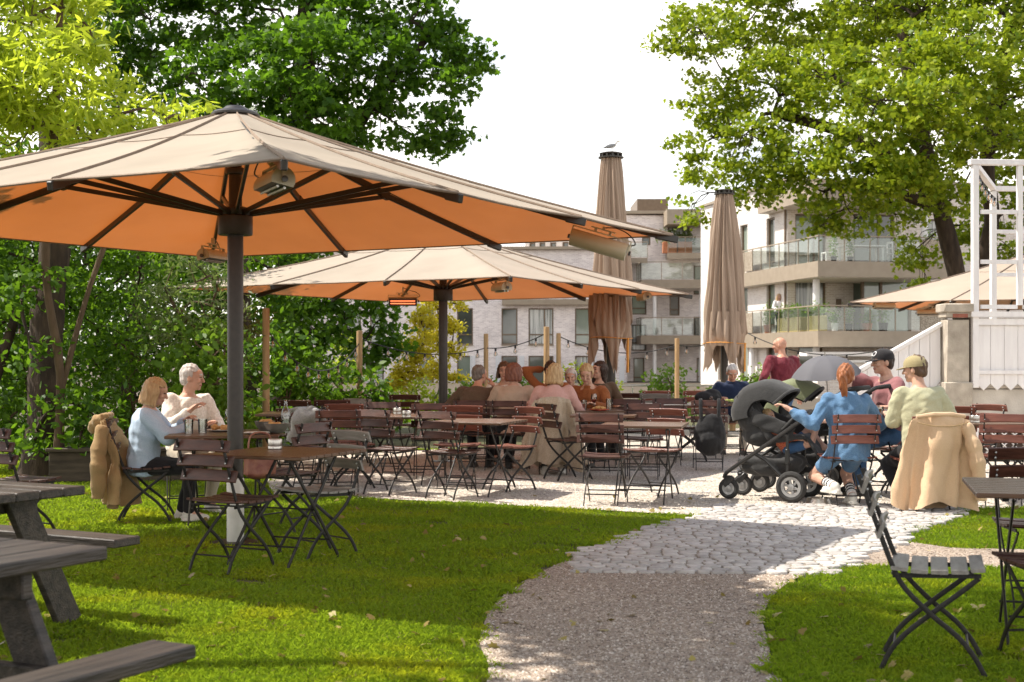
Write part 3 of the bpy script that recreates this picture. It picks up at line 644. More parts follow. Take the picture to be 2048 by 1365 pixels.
tree('maple_tree', 'big spreading maple with sunlit yellow-green leaves and dark limbs on the right', 'tree', None,
     [((9.9, 29.5, 0), .30), ((9.75, 29.4, 1.6), .25), ((9.45, 29.2, 3.2), .20), ((8.95, 29, 4.9), .17), ((8.5, 28.8, 6.4), .2), ((8.2, 28.8, 8.2), .12)], bl, L_maple, .105, 'maple', 1.15, 21, twigs=6, shell=.55, sub=.31,
     extra_trunks=[[((9.75, 29.5, 2.4), .18), ((10.2, 29.2, 4.2), .16), ((10.0, 28.9, 5.6), .17), ((10.6, 29, 8.6), .14)], [((8.9, 29, 4.9), .2), ((7.4, 29, 6.0), .14), ((5.6, 29.3, 6.6), .08)], [((8.5, 28.8, 6.2), .13), ((6.6, 30.2, 7.8), .07), ((5.2, 31, 8.4), .03)], [((8.9, 29, 4.6), .14), ((7.7, 29, 5.0), .1), ((6.8, 29, 5.0), .06)]])

# the dark maple behind the two parasols on the left
bl = []
for x, y, d, r in [(300, 40, 27, 100), (430, 30, 27, 100), (560, 20, 27, 100), (690, 20, 26.5, 100), (820, 40, 26.5, 90), (905, 90, 26.5, 72), (930, 120, 26.5, 50), (880, 170, 26, 62), (880, 250, 26, 55), (835, 270, 26.5, 45),
                   (760, 140, 26, 95), (640, 130, 25.5, 100), (520, 150, 25.5, 100), (400, 160, 26, 90), (740, 230, 26, 80), (620, 240, 26, 90), (500, 250, 26.5, 90), (300, 170, 27, 90), (210, 80, 27, 90), (900, 290, 26.5, 28),
                   (840, -60, 27, 80), (700, -90, 27, 100), (540, -100, 27, 110), (380, -90, 27, 110), (230, -60, 27.5, 110), (620, -200, 27.5, 110), (450, -210, 27.5, 110),
                   (560, 330, 27, 100), (680, 340, 27, 90), (420, 350, 27, 100), (560, 450, 27, 90), (450, 480, 27, 80), (660, 480, 27, 80),
                   (560, 200, 24.2, 90), (600, 80, 24.5, 95), (520, 320, 24.6, 80), (650, 250, 24.5, 70), (600, 440, 24.8, 80), (560, 600, 26, 70), (640, 610, 25.5, 70), (710, 620, 25, 58), (760, 640, 25, 40), (740, 700, 25, 40), (775, 690, 25, 26), (680, 690, 25.5, 50), (600, 690, 25.5, 60)]:
    bl.append(B(x, y, d, r, flat=.85))
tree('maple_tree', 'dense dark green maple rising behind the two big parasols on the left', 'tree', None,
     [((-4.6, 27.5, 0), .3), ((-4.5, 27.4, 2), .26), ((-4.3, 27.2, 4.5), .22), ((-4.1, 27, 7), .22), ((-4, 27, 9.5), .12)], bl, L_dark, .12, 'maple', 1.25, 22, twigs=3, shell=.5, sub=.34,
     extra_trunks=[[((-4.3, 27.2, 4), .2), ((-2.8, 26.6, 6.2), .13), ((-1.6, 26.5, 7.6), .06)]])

bl = []
for x, y, d, r in [(-60, 700, 22, 150), (120, 640, 22, 140), (300, 700, 22.5, 130), (440, 620, 23, 130), (560, 560, 23.5, 110), (200, 470, 22.5, 140), (380, 440, 23.5, 140), (20, 480, 22, 150), (500, 720, 23, 100), (-120, 480, 22, 150), (100, 330, 23, 140), (-60, 330, 22.5, 140), (260, 330, 23.5, 130), (620, 660, 24, 80), (180, 800, 22, 100), (380, 800, 22.5, 100), (0, 820, 22, 110), (540, 500, 24, 90), (100, 520, 24, 160), (320, 560, 24.5, 150), (-100, 560, 24, 160), (480, 560, 25, 130), (220, 620, 24, 150), (0, 640, 24, 150), (400, 700, 24.5, 130)]:
    bl.append(B(x, y, d, r))
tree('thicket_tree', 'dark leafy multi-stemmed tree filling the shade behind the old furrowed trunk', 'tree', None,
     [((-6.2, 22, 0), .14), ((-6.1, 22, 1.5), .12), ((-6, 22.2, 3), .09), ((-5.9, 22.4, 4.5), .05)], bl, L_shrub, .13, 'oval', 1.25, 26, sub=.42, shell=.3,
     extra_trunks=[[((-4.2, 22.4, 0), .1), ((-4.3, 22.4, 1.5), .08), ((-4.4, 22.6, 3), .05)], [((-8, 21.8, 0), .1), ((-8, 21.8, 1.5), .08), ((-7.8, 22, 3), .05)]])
# the young tree in front of it on the left, whose upper leaves catch the sun
bl = []
for x, y, d, r in [(60, 60, 15, 130), (10, 170, 14.5, 120), (130, 170, 14.5, 110), (110, 20, 15.5, 90), (240, 220, 15.5, 80), (330, 240, 16, 62), (380, 250, 16.5, 40), (60, 270, 15, 110), (180, 280, 15.5, 80), (-60, 60, 15, 130), (-90, 240, 15, 130), (185, 90, 15.5, 55), (40, -60, 15.5, 100), (-60, -120, 15.5, 130)]:
    bl.append(B(x, y, d, r))
tree('young_tree', 'young tree with sunlit yellow-green leaves above the near parasol at the left edge', 'tree', None,
     [((-5.15, 15.5, 0), .055), ((-5.1, 15.5, 1.2), .05), ((-5.2, 15.3, 2.4), .045), ((-5.1, 15.3, 4.0), .05), ((-5.0, 15.2, 5.4), .03)], bl, L_yel, .17, 'long', 1.6, 23, bark=M_bark2, sub=.34, shell=.35, up=.35,
     extra_trunks=[[((-5.12, 15.5, .9), .035), ((-4.8, 15.6, 2.2), .03), ((-4.4, 15.8, 3.4), .03)]])
# old leaning trunk with dark foliage under the parasol
bl = []
for x, y, d, r in [(60, 520, 17, 110), (170, 530, 17, 90), (280, 540, 18, 80), (20, 640, 17, 90), (190, 650, 17.5, 80), (380, 520, 18.5, 70), (30, 420, 17.5, 110), (180, 420, 17.5, 110), (330, 430, 18, 100), (-80, 500, 17, 130), (230, 740, 18, 70), (20, 760, 17.5, 80), (-70, 700, 17, 100),(130,600,18.2,80),(300,620,18.6,70), (470, 470, 19, 70), (95, 560, 15.5, 34), (60, 700, 15.4, 40), (120, 800, 15.5, 36), (70, 880, 15.6, 34), (160, 880, 15.4, 34), (200, 830, 15.8, 40), (40, 600, 15.6, 40)]:
    bl.append(B(x, y, d, r))
tree('old_tree', 'old tree with a thick furrowed dark trunk at the left edge of the lawn', 'tree', None,
     [((-5.55, 16.2, 0), .25), ((-5.5, 16.2, .9), .21), ((-5.52, 16.3, 1.9), .19), ((-5.45, 16.4, 2.9), .17), ((-5.6, 16.6, 4.4), .12)], bl, L_shrub, .10, 'oval', 1.5, 24, sub=.34, shell=.3, up=.5,
     extra_trunks=[[((-6.5, 16.3, 0), .09), ((-6.2, 16.5, 1.2), .07), ((-5.9, 16.8, 2.4), .04)]])

def shrub(label, x0, y0, d, blobs, lm, leaf, shape, seed, per=1.0, name='shrub', cat='shrub', group='shrubs along the back of the terrace', sub=.28, base_r=.03, shell=.3, up=.5):
    b = AT(x0, y0, d); b.z = 0; top = max(blobs, key=lambda t: t[1]); h = max(.4, AT(x0, top[1], d).z * .55)
    if name == 'shrub':
        xs = [t[0] for t in blobs]; lo = HZ + F_PX * (CAM_H - .35) / d
        blobs = blobs + [(x, lo - 4, d, 26 * 22 / d) for x in np.linspace(min(xs), max(xs), 3)]
    tr = [(tuple(b), base_r), ((b.x + .03, b.y, h * .5), base_r * .8), ((b.x, b.y + .05, h), base_r * .55)]
    return tree(name, label, cat, group, tr, [B(*t[:4]) for t in blobs], lm, leaf, shape, per, seed, bark=M_bark2, sub=sub, shell=shell, twigs=2, up=up)
shrub('grey-green willow-leaved bush arching over the seated pair at the left', 410, 850, 17.5, [(350, 620, 16.8, 80), (440, 620, 16.8, 70), (390, 565, 16.4, 62), (330, 575, 16.6, 50), (480, 680, 17.8, 60), (300, 660, 17.4, 60), (430, 560, 16.6, 36)], L_grey, .11, 'long', 31, .9)
shrub('bright green broad-leaved shrub right behind the grey-haired woman', 410, 860, 16.5, [(415, 800, 16.2, 46), (400, 740, 16.5, 60), (440, 700, 16.3, 52), (390, 670, 16.6, 48), (450, 780, 16.6, 50), (360, 790, 16.8, 50), (470, 830, 16.8, 40)], L_bright, .12, 'oval', 32, .9)
shrub('dark leafy shrub at the foot of the old trunk', 220, 900, 17.5, [(190, 820, 17.5, 60), (250, 780, 17.3, 55), (290, 720, 17.6, 60), (270, 850, 17.4, 45), (160, 890, 16.8, 40), (210, 690, 17.9, 60), (330,780,17.9,60)], L_shrub, .09, 'oval', 33, .9)
shrub('low dark shrub at the left edge behind the picnic tables', 20, 930, 17, [(10, 860, 17, 70), (60, 800, 17.4, 60), (-60, 800, 17.2, 80), (40, 720, 17.6, 60)], L_shrub, .09, 'oval', 34, .9)
shrub('broad dark green shrub behind the near parasol pole', 560, 830, 21, [(520, 760, 21, 70), (590, 740, 21, 70), (560, 800, 20.6, 50), (640, 770, 21.4, 60), (500, 830, 20.8, 45), (620, 810, 21, 40), (530, 690, 21.5, 60)], L_shrub, .11, 'oval', 35, .95)
shrub('leafy shrub with big dark leaves left of the far parasol pole', 710, 830, 22, [(690, 760, 22, 52), (740, 780, 22, 48), (700, 810, 21.8, 38), (770, 800, 22, 32), (660, 800, 21.8, 40), (650, 740, 22.4, 40)], L_shrub, .12, 'oval', 36, .95)
shrub('round bright yellow-green shrub behind the raised arm', 1150, 820, 25.5, [(1150, 745, 25.5, 34), (1180, 770, 25.5, 32), (1130, 785, 25.4, 34), (1215, 775, 25.6, 22), (1100, 800, 25.4, 26)], L_yel, .09, 'oval', 37, .9)
shrub('round sunny green shrub between the two folded parasols', 1335, 820, 25.5, [(1335, 755, 25.5, 28), (1345, 785, 25.4, 36), (1310, 780, 25.6, 30), (1365, 790, 25.6, 22), (1320, 805, 25.4, 30)], L_bright, .085, 'oval', 38, .95)
shrub('small green shrub behind the navy sweater', 1505, 820, 26, [(1500, 765, 26, 22), (1520, 750, 26, 18), (1490, 790, 26, 26), (1440, 780, 26, 14), (1520, 790, 26, 24)], L_bright, .08, 'oval', 39, .9)
shrub('light green bush behind the brown sweater', 960, 820, 25, [(950, 770, 25, 26), (970, 795, 25, 28), (935, 800, 25, 26), (1000, 780, 25.2, 24), (905, 805, 25, 20)], L_bright, .085, 'oval', 40, .95)
shrub('green bush rising behind the beige sweater', 1055, 820, 25.2, [(1050, 780, 25.2, 26), (1070, 800, 25.2, 22), (1035, 765, 25.3, 20)], L_bright, .085, 'oval', 41, .95)
shrub('low yellow-green bush at the foot of the thin golden trees', 830, 820, 25, [(840, 780, 25, 28), (870, 795, 25, 26), (810, 800, 25, 28), (780, 810, 25, 24)], L_yel, .08, 'oval', 42, .95)
shrub('thin golden-leaved young tree just left of the far parasol pole', 828, 820, 27, [(830, 700, 27, 26), (845, 650, 27, 24), (820, 740, 27, 26), (838, 620, 27, 16), (812, 690, 27, 18), (800, 765, 27, 24), (850, 690, 27, 18), (795,740,27,16)], L_gold, .085, 'oval', 43, 2.4, 'young_tree', 'tree', 'thin golden trees', .2, .03)
shrub('thin golden-leaved young tree just right of the far parasol pole', 872, 820, 27.5, [(870, 610, 27.5, 22), (880, 650, 27.5, 24), (865, 690, 27.5, 26), (900, 700, 27.5, 22), (875, 740, 27.5, 26), (905, 660, 27.5, 16), (915, 610, 27.5, 12), (910, 750, 27.5, 18)], L_gold, .085, 'oval', 44, 2.4, 'young_tree', 'tree', 'thin golden trees', .2, .03)
shrub('yellowish bush by the grey block beside the dark maple', 680, 780, 29, [(670, 680, 29, 26), (690, 720, 29, 30), (660, 740, 29, 30), (720, 750, 29, 26), (700, 690, 29, 20)], L_yel, .09, 'oval', 45, .8)

# unseen crown added left of the camera, clumps placed to shade path and near lawn
q_ = np.random.default_rng(5); bl = []
for x, y, z, r in [(-3.1, 7.6, 6.2, .9), (-2.2, 7.9, 6.8, 1.2), (-2.9, 6.0, 6.3, 1.1), (-1.8, 6.2, 6.9, 1.2), (-2.0, 4.6, 6.6, 1.2), (-.9, 7.3, 7.2, 1.1), (-.6, 5.6, 7.4, 1.1), (-6.0, 3.4, 6.2, 1.2), (-4.6, 3.2, 6.0, 1.2), (-.6, 8.4, 7.6, 1.0), (.5, 8.0, 8.2, 1.0), (.7, 6.4, 8.2, 1.1), (-2.6, 7.0, 6.3, 1.2), (-3.55, 7.2, 6.3, .8), (-3.4, 6.1, 6.3, 1.0), (-3.7, 5.2, 6.3, .9), (-1.6, 7.2, 6.6, 1.1), (-2.6, 5.2, 6.2, 1.2), (-1.2, 5.2, 6.8, 1.1), (.2, 5.0, 8.0, 1.2), (-1.2, 8.2, 7.0, 1.0), (-3.0, 8.3, 6.2, .9), (1.2, 7.6, 8.4, 1.0), (-8, 5.5, 6.8, 1.3), (-7.9, 10.2, 5.9, 1.2), (-6.2, 11.0, 5.2, .75)]:
    bl.append(((x, y, z), (r, r, r * .6), 1.0))
tree('maple_tree', 'unseen maple added left of the camera to shade the path and near lawn', 'tree', None, [((-8.2, 6.2, 0), .34), ((-8.1, 6.3, 2.2), .28), ((-7.6, 6.4, 4.4), .22), ((-6.4, 6.6, 5.8), .15)], bl, L_maple, .16, 'maple', 1.1, 27, sub=.42, shell=.2, twigs=2)

V, F, m_ = leaves(LV, .05, 'maple', np.random.default_rng(45), 1.6, 0)
tag(obj('fallen_leaves', np_mesh('fallen_leaves', V, F, m_, leafmat('fallen_leaf', (.16, .11, .03), (.42, .36, .12), (.3, .25, .05), .2))), 'small dry leaves fallen over the lawn and path', 'leaves', kind='stuff')
# ================================================================ parasols
def fabric(name, top, trans, w=.5):
    m, n, l, b = nm(name); t = n.new('ShaderNodeTexCoord')
    no = n.new('ShaderNodeTexNoise'); no.inputs['Scale'].default_value = 1.3; no.inputs['Detail'].default_value = 6
    we = n.new('ShaderNodeTexNoise'); we.inputs['Scale'].default_value = 320
    r = ramp2(n, tuple(x * .88 for x in top), top, .35, .65); b.inputs['Roughness'].default_value = .85; b.inputs['Specular IOR Level'].default_value = .15
    bp = n.new('ShaderNodeBump'); bp.inputs['Strength'].default_value = .2; bp.inputs['Distance'].default_value = .004
    tr = n.new('ShaderNodeBsdfTranslucent'); r3 = ramp2(n, tuple(x * .86 for x in trans), trans, .3, .7); mxs = n.new('ShaderNodeMixShader'); mxs.inputs[0].default_value = w
    for p, q in ((t.outputs['Object'], no.inputs[0]), (t.outputs['Object'], we.inputs[0]), (no.outputs[0], r.inputs[0]), (no.outputs[0], r3.inputs[0]), (r3.outputs[0], tr.inputs[0]), (r.outputs[0], b.inputs['Base Color']), (we.outputs[0], bp.inputs['Height']), (bp.outputs[0], b.inputs['Normal']),
                 (b.outputs[0], mxs.inputs[1]), (tr.outputs[0], mxs.inputs[2]), (mxs.outputs[0], n['Material Output'].inputs[0])): l.new(p, q)
    return m
M_canvas = fabric('parasol_canvas', (.71, .62, .515), (.39, .105, .022), .46)
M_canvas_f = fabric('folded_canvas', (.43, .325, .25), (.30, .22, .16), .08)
M_dkmetal = mat('dark_metal', (.022, .018, .015), (.035, .028, .022), .38, 20, .1)
M_iron = mat('black_iron', (.010, .009, .0085), (.024, .021, .020), .45, 40, .2, spec=.35)
M_galv = mat('pale_sleeve', (.50, .52, .48), (.62, .63, .6), .4, 12)
M_seam = mat('seam_tape', (.20, .14, .10), (.26, .19, .14), .8, 20)
M_htr = mat('heater_enamel', (.42, .37, .25), (.50, .45, .32), .35, 6)
M_htrd = mat('heater_face', (.03, .03, .03), (.07, .06, .05), .3, 10)
M_steel = mat('brushed_steel', (.42, .40, .37), (.58, .55, .5), .3, 30, .1, metal=.85, stretch=(1, 1, 8))
m_, n_, l_, b_ = nm('heater_glow'); b_.inputs['Emission Color'].default_value = (1, .2, .07, 1); b_.inputs['Emission Strength'].default_value = 1.6; b_.inputs['Base Color'].default_value = (.5, .1, .03, 1); M_glow = m_

def open_parasol(label, c, yaw, zt, za, zhub, side=5.0):
    root = thing('parasol', label, 'parasol', c, yaw, 'square canvas parasols')
    h = side / 2; tips = []
    cs = [(-h, -h), (h, -h), (h, h), (-h, h)]
    for i in range(4):
        a, b = Vector(cs[i]), Vector(cs[(i + 1) % 4])
        for k in range(3): tips.append(a.lerp(b, k / 3))
    r0 = .13; cm = MB(); rows = []; NR = 12; NS = 6
    for j in range(NR + 1):
        t = j / NR; row = []
        for i in range(12):
            a, b = tips[i], tips[(i + 1) % 12]
            for k in range(NS):
                u = k / NS; e = a.lerp(b, u); e0 = e.normalized() * r0; p = e0.lerp(e, t)
                sagr = .014 * sin(pi * u) * sin(pi * min(1, t * .9)) * (1 if t > .1 else t * 10); edge = 1 - .018 * sin(pi * u) * t
                row.append((p.x * edge, p.y * edge, za + (zt - za) * t - sagr - .035 * sin(pi * t)))
        rows.append(row)
    cm.grid(rows, loop=True); can = cm.build('canopy', M_canvas, root, True)
    def surf(i, t, dz=0):
        e = tips[i]; p = (e.normalized() * r0).lerp(e, t); return Vector((p.x, p.y, za + (zt - za) * t - .035 * sin(pi * t) + dz))
    sm_ = MB()
    for i in range(12): sm_.tube([surf(i, t, .004) for t in np.linspace(0, 1, 9)], .0075, 4, flat=1.6)
    for t in (.33,):
        pts = [];
        for i in range(12):
            a, b = tips[i], tips[(i + 1) % 12]
            for k in range(NS):
                j = t * NR; row0, row1 = rows[int(j)], rows[int(j) + 1]; f = j - int(j); q = i * NS + k
                pts.append(Vector(row0[q]).lerp(Vector(row1[q]), f) + Vector((0, 0, .003)))
        sm_.tube(pts + [pts[0]], .004, 4)
    hem = [Vector(p) for p in rows[-1]]; sm_.tube(hem + [hem[0]], .008, 4); sm_.build('seam', M_seam, can, False)
    cp = MB(); cp.lathe([(.0, .075), (.07, .07), (.095, .05), (.10, .045), (.16, .03), (.18, .015), (.18, 0), (.02, -.03)][::-1], (0, 0, za), 24); cp.build('top_cap', M_dkmetal, root)
    po = MB(); po.lathe([(.060, .012), (.060, zhub - .1), (.052, zhub), (.045, za - .03)], (0, 0, 0), 20); po.build('pole', M_dkmetal, root)
    sl = MB(); sl.lathe([(.064, .014), (.066, .48), (.061, .49)], (0, 0, 0), 20)
    bs = MB(); bs.lathe([(.17, 0), (.17, .012), (.16, .016)], (0, 0, 0), 20)
    for k in range(6):
        a = 2 * pi * k / 6; bs.prism([(.06, -.006), (.15, -.006), (.15, .006), (.06, .006)], .012, .03); n = 8
    bs.build('base_plate', M_dkmetal, root); sl.build('sleeve', M_galv, root)
    hb_ = MB(); hb_.lathe([(.075, -.14), (.125, -.14), (.13, -.13), (.13, .0), (.12, .01), (.125, .02), (.125, .06), (.07, .075)], (0, 0, zhub), 24); hb_.build('hub', M_dkmetal, root)
    u = MB(); u.lathe([(.07, 0), (.075, .02), (.075, .04), (.06, .05)], (0, 0, zhub + .32), 16); u.build('upper_collar', M_dkmetal, root)
    for i in range(12):
        corner = i % 3 == 0; rb = MB(); n3 = Vector((-tips[i].y, tips[i].x, 0))
        T0 = .06; P = [surf(i, t, -.035) for t in (T0, .5, .995)]
        rb.bar(P[0], P[1], .032, .055, bev=.005); rb.bar(P[1] - Vector((0, 0, .004)), P[2], .028, .045, bev=.005)
        rb.bar(surf(i, .49, -.038), surf(i, .52, -.038), .042, .066)
        rb.bar(surf(i, .955, -.036), surf(i, 1.012, -.03), .036, .055, bev=.006)
        ro = rb.build('rib', M_dkmetal, root, False)
        st = MB(); d = tips[i].normalized(); L = tips[i].length; m = surf(i, .5 if not corner else .42, -.06)
        st.bar(Vector((d.x * .10, d.y * .10, zhub + .02)), m, .026, .036, bev=.004)
        st.build('strut', M_dkmetal, ro, False)
    return root
P1, YAW = Vector((-2.086, 10.349, 0)), 1.052
pA = open_parasol('near open beige parasol on the lawn, its dark pole sleeved pale at the foot', P1, YAW, 2.403, 3.22, 2.46)
P2 = Vector((-.923, 18.391, 0))
pB = open_parasol('middle open beige parasol on the gravel over the people in brown and pink', P2, 1.044, 2.283, 3.06, 2.30)
pC = open_parasol('open beige parasol at the right edge, reaching out behind the white trellis', (9.15, 24.2, 0), 1.05, 2.33, 3.2, 2.35)

def folded_parasol(label, x, d, zcap, ztip, zhem, seed, rb):
    q = np.random.default_rng(seed); root = thing('folded_parasol', label, 'parasol', (x, d, 0), q.random(), 'folded parasols')
    po = MB(); po.lathe([(.065, 0), (.065, zcap - .05)], (0, 0, 0), 16); po.build('pole', M_dkmetal, root)
    bs = MB(); bs.lathe([(.25, 0), (.25, .02), (.1, .03)], (0, 0, 0), 18); bs.build('base_plate', M_dkmetal, root)
    cp = MB(); cp.lathe([(.10, -.03), (.185, -.03), (.185, -.015), (.12, -.012), (.12, .02), (.16, .024), (.17, .04), (.12, .055), (0, .06)], (0, 0, zcap), 24)
    for k in range(12): a = 2 * pi * k / 12; cp.box((.15 * cos(a), .15 * sin(a), zcap), (.03, .03, .05), RZ(a))
    cp.build('top_cap', M_dkmetal, root, False)
    # pleated cloth: 24 folds; ribs at the outer folds, cloth hanging between them; corner lengths reach lower than the sides
    NA, NZ = 240, 26; rows = []
    ph = q.random(12) * .5 - .25; amp = .7 + q.random(12) * .6
    for j in range(NZ + 1):
        t = j / NZ; row = []
        for i in range(NA):
            a = 2 * pi * i / NA; s = i / NA * 12; k = int(s) % 12; u = s - int(s)
            co = abs(((s / 3 + .5) % 1) - .5) * 2                              # 0 at a corner, 1 half way along a side
            low = ztip + (zhem - ztip) * min(1, 1.25 * co) ** .75
            z = zcap - .035 + (low - zcap + .035) * t
            zz = (zcap - z) / (zcap - ztip)
            rad = .135 + (rb - .135) * zz ** .72
            if z < zhem + .25: rad *= 1 - .10 * min(1, (zhem + .25 - z) / .5)
            fold = (.16 + .14 * zz) * (abs(sin(pi * u + ph[k])) ** .7) * amp[k]
            r = rad * (1 - fold + .04 * sin(5 * a + 9 * zz + seed) + (.085 + .03 * zz) * sin(24 * a + 2.5 * sin(3 * a + 5 * zz)))
            tw = .10 * zz * sin(2.2 * a + seed) + .25 * fold * zz
            row.append((r * cos(a + tw), r * sin(a + tw), z))
        rows.append(row)
    cm = MB(); cm.grid(rows, loop=True); me = cm.mesh('canopy', M_canvas_f, 'all'); can = obj('canopy', me, root)
    # inner gathered sides, tucked under the band
    rows = []
    for j in range(11):
        t = j / 10; row = []
        for i in range(96):
            a = 2 * pi * i / 96; s = i / 96 * 4; co = abs(((s + .5) % 1) - .5) * 2
            low = ztip + .0 + (zhem - .35 - ztip) * min(1, 1.5 * co)
            z = zhem + .25 + (low - zhem - .25) * t; r = (rb * .74) * (1 + .20 * abs(sin(8 * a + seed)) - .10 + .05 * sin(13 * a + 4 * t)) * (1 - .22 * abs(t - .55) - .12 * (t > .8) * co)
            row.append((r * cos(a), r * sin(a), z))
        rows.append(row)
    cm = MB(); cm.grid(rows, loop=True); obj('inner_fold', cm.mesh('inner_fold', M_canvas_f, 'all'), root)
    st = MB(); zb_ = ztip + .52; rr_ = rb * .80
    st.tube([(rr_ * (1 - .04 * sin(7 * a)) * cos(a), rr_ * (1 - .04 * sin(7 * a)) * sin(a), zb_ + .012 * sin(2 * a)) for a in np.linspace(0, 2 * pi, 40)], .018, 4, flat=.4)
    st.tube([(rr_ * .72, -rr_ * .72, zb_), (rr_ * .70, -rr_ * .74, zb_ - .25), (rr_ * .71, -rr_ * .72, zb_ - .5)], .018, 4)
    st.build('strap', mat('orange_strap', (.65, .28, .05), (.75, .35, .07), .7, 20), root)
    return root
fp1 = folded_parasol('folded brown parasol with the gull on its cap', AT(1222, 715, 20).x, 20, 4.33, 1.16, 2.02, 3, .37)
fp2 = folded_parasol('folded brown parasol in front of the balconies, its hem flaring above the man in navy', AT(1449, 715, 24.2).x, 24.2, 4.30, 1.13, 1.95, 8, .46)

def heater(label, p, aim, L=.5, tilt=.35, hang=.16, glow=False, roll=0.0):
    """trough heater: a rounded reflector housing on a bracket, hung under a rib"""
    root = thing('patio_heater', label, 'heater', p, aim, 'electric heaters hung under the parasols')
    h = MB(); n = 14; ends = []
    for x in (-L / 2, L / 2):
        ends.append([(x, .085 * cos(a) * .95, .085 * sin(a)) for a in np.linspace(R(205) - tilt, R(-25) - tilt, n)][::1])
    h.grid(ends); k = h.n; h.add([], [])
    for e in (0, 1): h.f.append(tuple(range(e * n, e * n + n))); h.m.append(0)
    rect = [ends[0][0], ends[1][0], ends[1][-1], ends[0][-1]]; hs = h.build('housing', M_htr, root, 40)
    c = [Vector(x) for x in rect]; ctr = sum(c, Vector()) / 4; f = MB(); f.add([ctr + (x - ctr) * .96 for x in c] , [(0, 1, 2, 3)]); f.build('reflector', M_htrd, root, False)
    nrm = (c[1] - c[0]).cross(c[3] - c[0]).normalized();
    if nrm.z > 0: nrm = -nrm
    for s in (.33, .66):
        t = MB(); a = c[0].lerp(c[3], s) + nrm * .012; b = c[1].lerp(c[2], s) + nrm * .012; t.tube([a.lerp(b, .06), a.lerp(b, .94)], .009, 8); t.build('heating_tube', M_glow if glow else M_steel, root)
    br = MB()
    for s in (-1, 1): br.bar((s * (L / 2 + .012), 0, 0), (s * (L / 2 + .012), 0, .11), .03, .008, (1, 0, 0))
    br.bar((-L / 2 - .014, 0, .112), (L / 2 + .014, 0, .112), .03, .01); br.bar((-.06, 0, .115), (-.06, 0, .145), .02, .02, (1, 0, 0)); br.bar((.06, 0, .115), (.06, 0, .145), .02, .02, (1, 0, 0)); br.bar((-.1, 0, .15), (.1, 0, .15), .03, .012)
    br.bar((0, 0, .155), (0, 0, hang + .06), .035, .02, (1, 0, 0)); br.build('bracket', M_htr, root, False)
    for s in (-1, 1): kn = MB(); kn.lathe([(.022, 0), (.022, .015), (0, .016)], (s * (L / 2 + .016), 0, 0), 10, RY(R(90 * s))); kn.build('knob', M_htrd, root)
    root.rotation_euler = (0, roll, aim); root.scale = (1, .82, .82)
    cb_ = MB(); cb_.tube(smooth_path([(L / 2 - .03, .04, .06), (L / 2 + .04, .06, .10), (L / 2 - .02, .05, .17), (.1, .03, .20), (0, 0, hang + .05)], 5), .006, 5); cb_.build('cable', M_htrd, root)
    return root
heater('cream electric heater seen end-on under the front corner of the near parasol', AT(548, 368, 7.6), R(114), .42, -.2)
heater('cream electric heater seen from behind under the right tip of the near parasol', AT(1198, 490, 10.9), R(-12), .46, -1.0, .12, False, R(17))
heater('small cream heater hanging behind the near parasol pole', AT(426, 515, 12.9), R(75), .40, .2)
heater('glowing orange heater under the left side of the middle parasol', AT(806, 603, 20.6), R(0), .42, 1.1, .2, True)
heater('pale heater seen end-on under the front corner of the middle parasol', AT(1003, 577, 15.9), R(112), .34, 0)
heater('small heater hanging near the right tip of the middle parasol', AT(1288, 595, 19.2), R(100), .36, .3)
heater('heater under the left tip of the right hand parasol', AT(1768, 614, 23.8), R(25), .42, .2)
heater('heater on the right hand parasol just above the stone pillar', AT(1858, 627, 25.5), R(-15), .42, .3)

# ================================================================ folding chairs and tables
def woodmat(name, c0, c1, rough=.38, stretch=(1.2, 9, 9)):
    return mat(name, c0, c1, rough, 5, .25, 30, stretch=stretch, spec=.42)
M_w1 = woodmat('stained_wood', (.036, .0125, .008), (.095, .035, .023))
M_w2 = woodmat('red_brown_or_sunlit_wood', (.12, .038, .025), (.20, .07, .046))  # red-brown chairs; its lighter tone also stands in for sun on chairs facing us
M_w3 = woodmat('greyed_or_shining_wood', (.17, .155, .14), (.28, .26, .235), .45)
M_wt = woodmat('table_wood', (.075, .038, .020), (.16, .085, .048), .33)
M_pine = mat('dark_pine', (.016, .013, .011), (.085, .066, .053), .5, 3.5, .6, 14, stretch=(.7, 9, 9), p=(.32, .78))
M_rivet = mat('rivet', (.5, .5, .48), (.6, .6, .58), .35, 10, metal=.8)
XW = .205
POST = smooth_path([(-.31, .87), (-.235, .66), (-.165, .47), (-.11, .37), (0, .26), (.11, .17), (.18, .085), (.225, 0)], 3)
LEG = smooth_path([(.20, .425), (.13, .365), (0, .26), (-.11, .165), (-.175, .085), (-.215, 0)], 3)
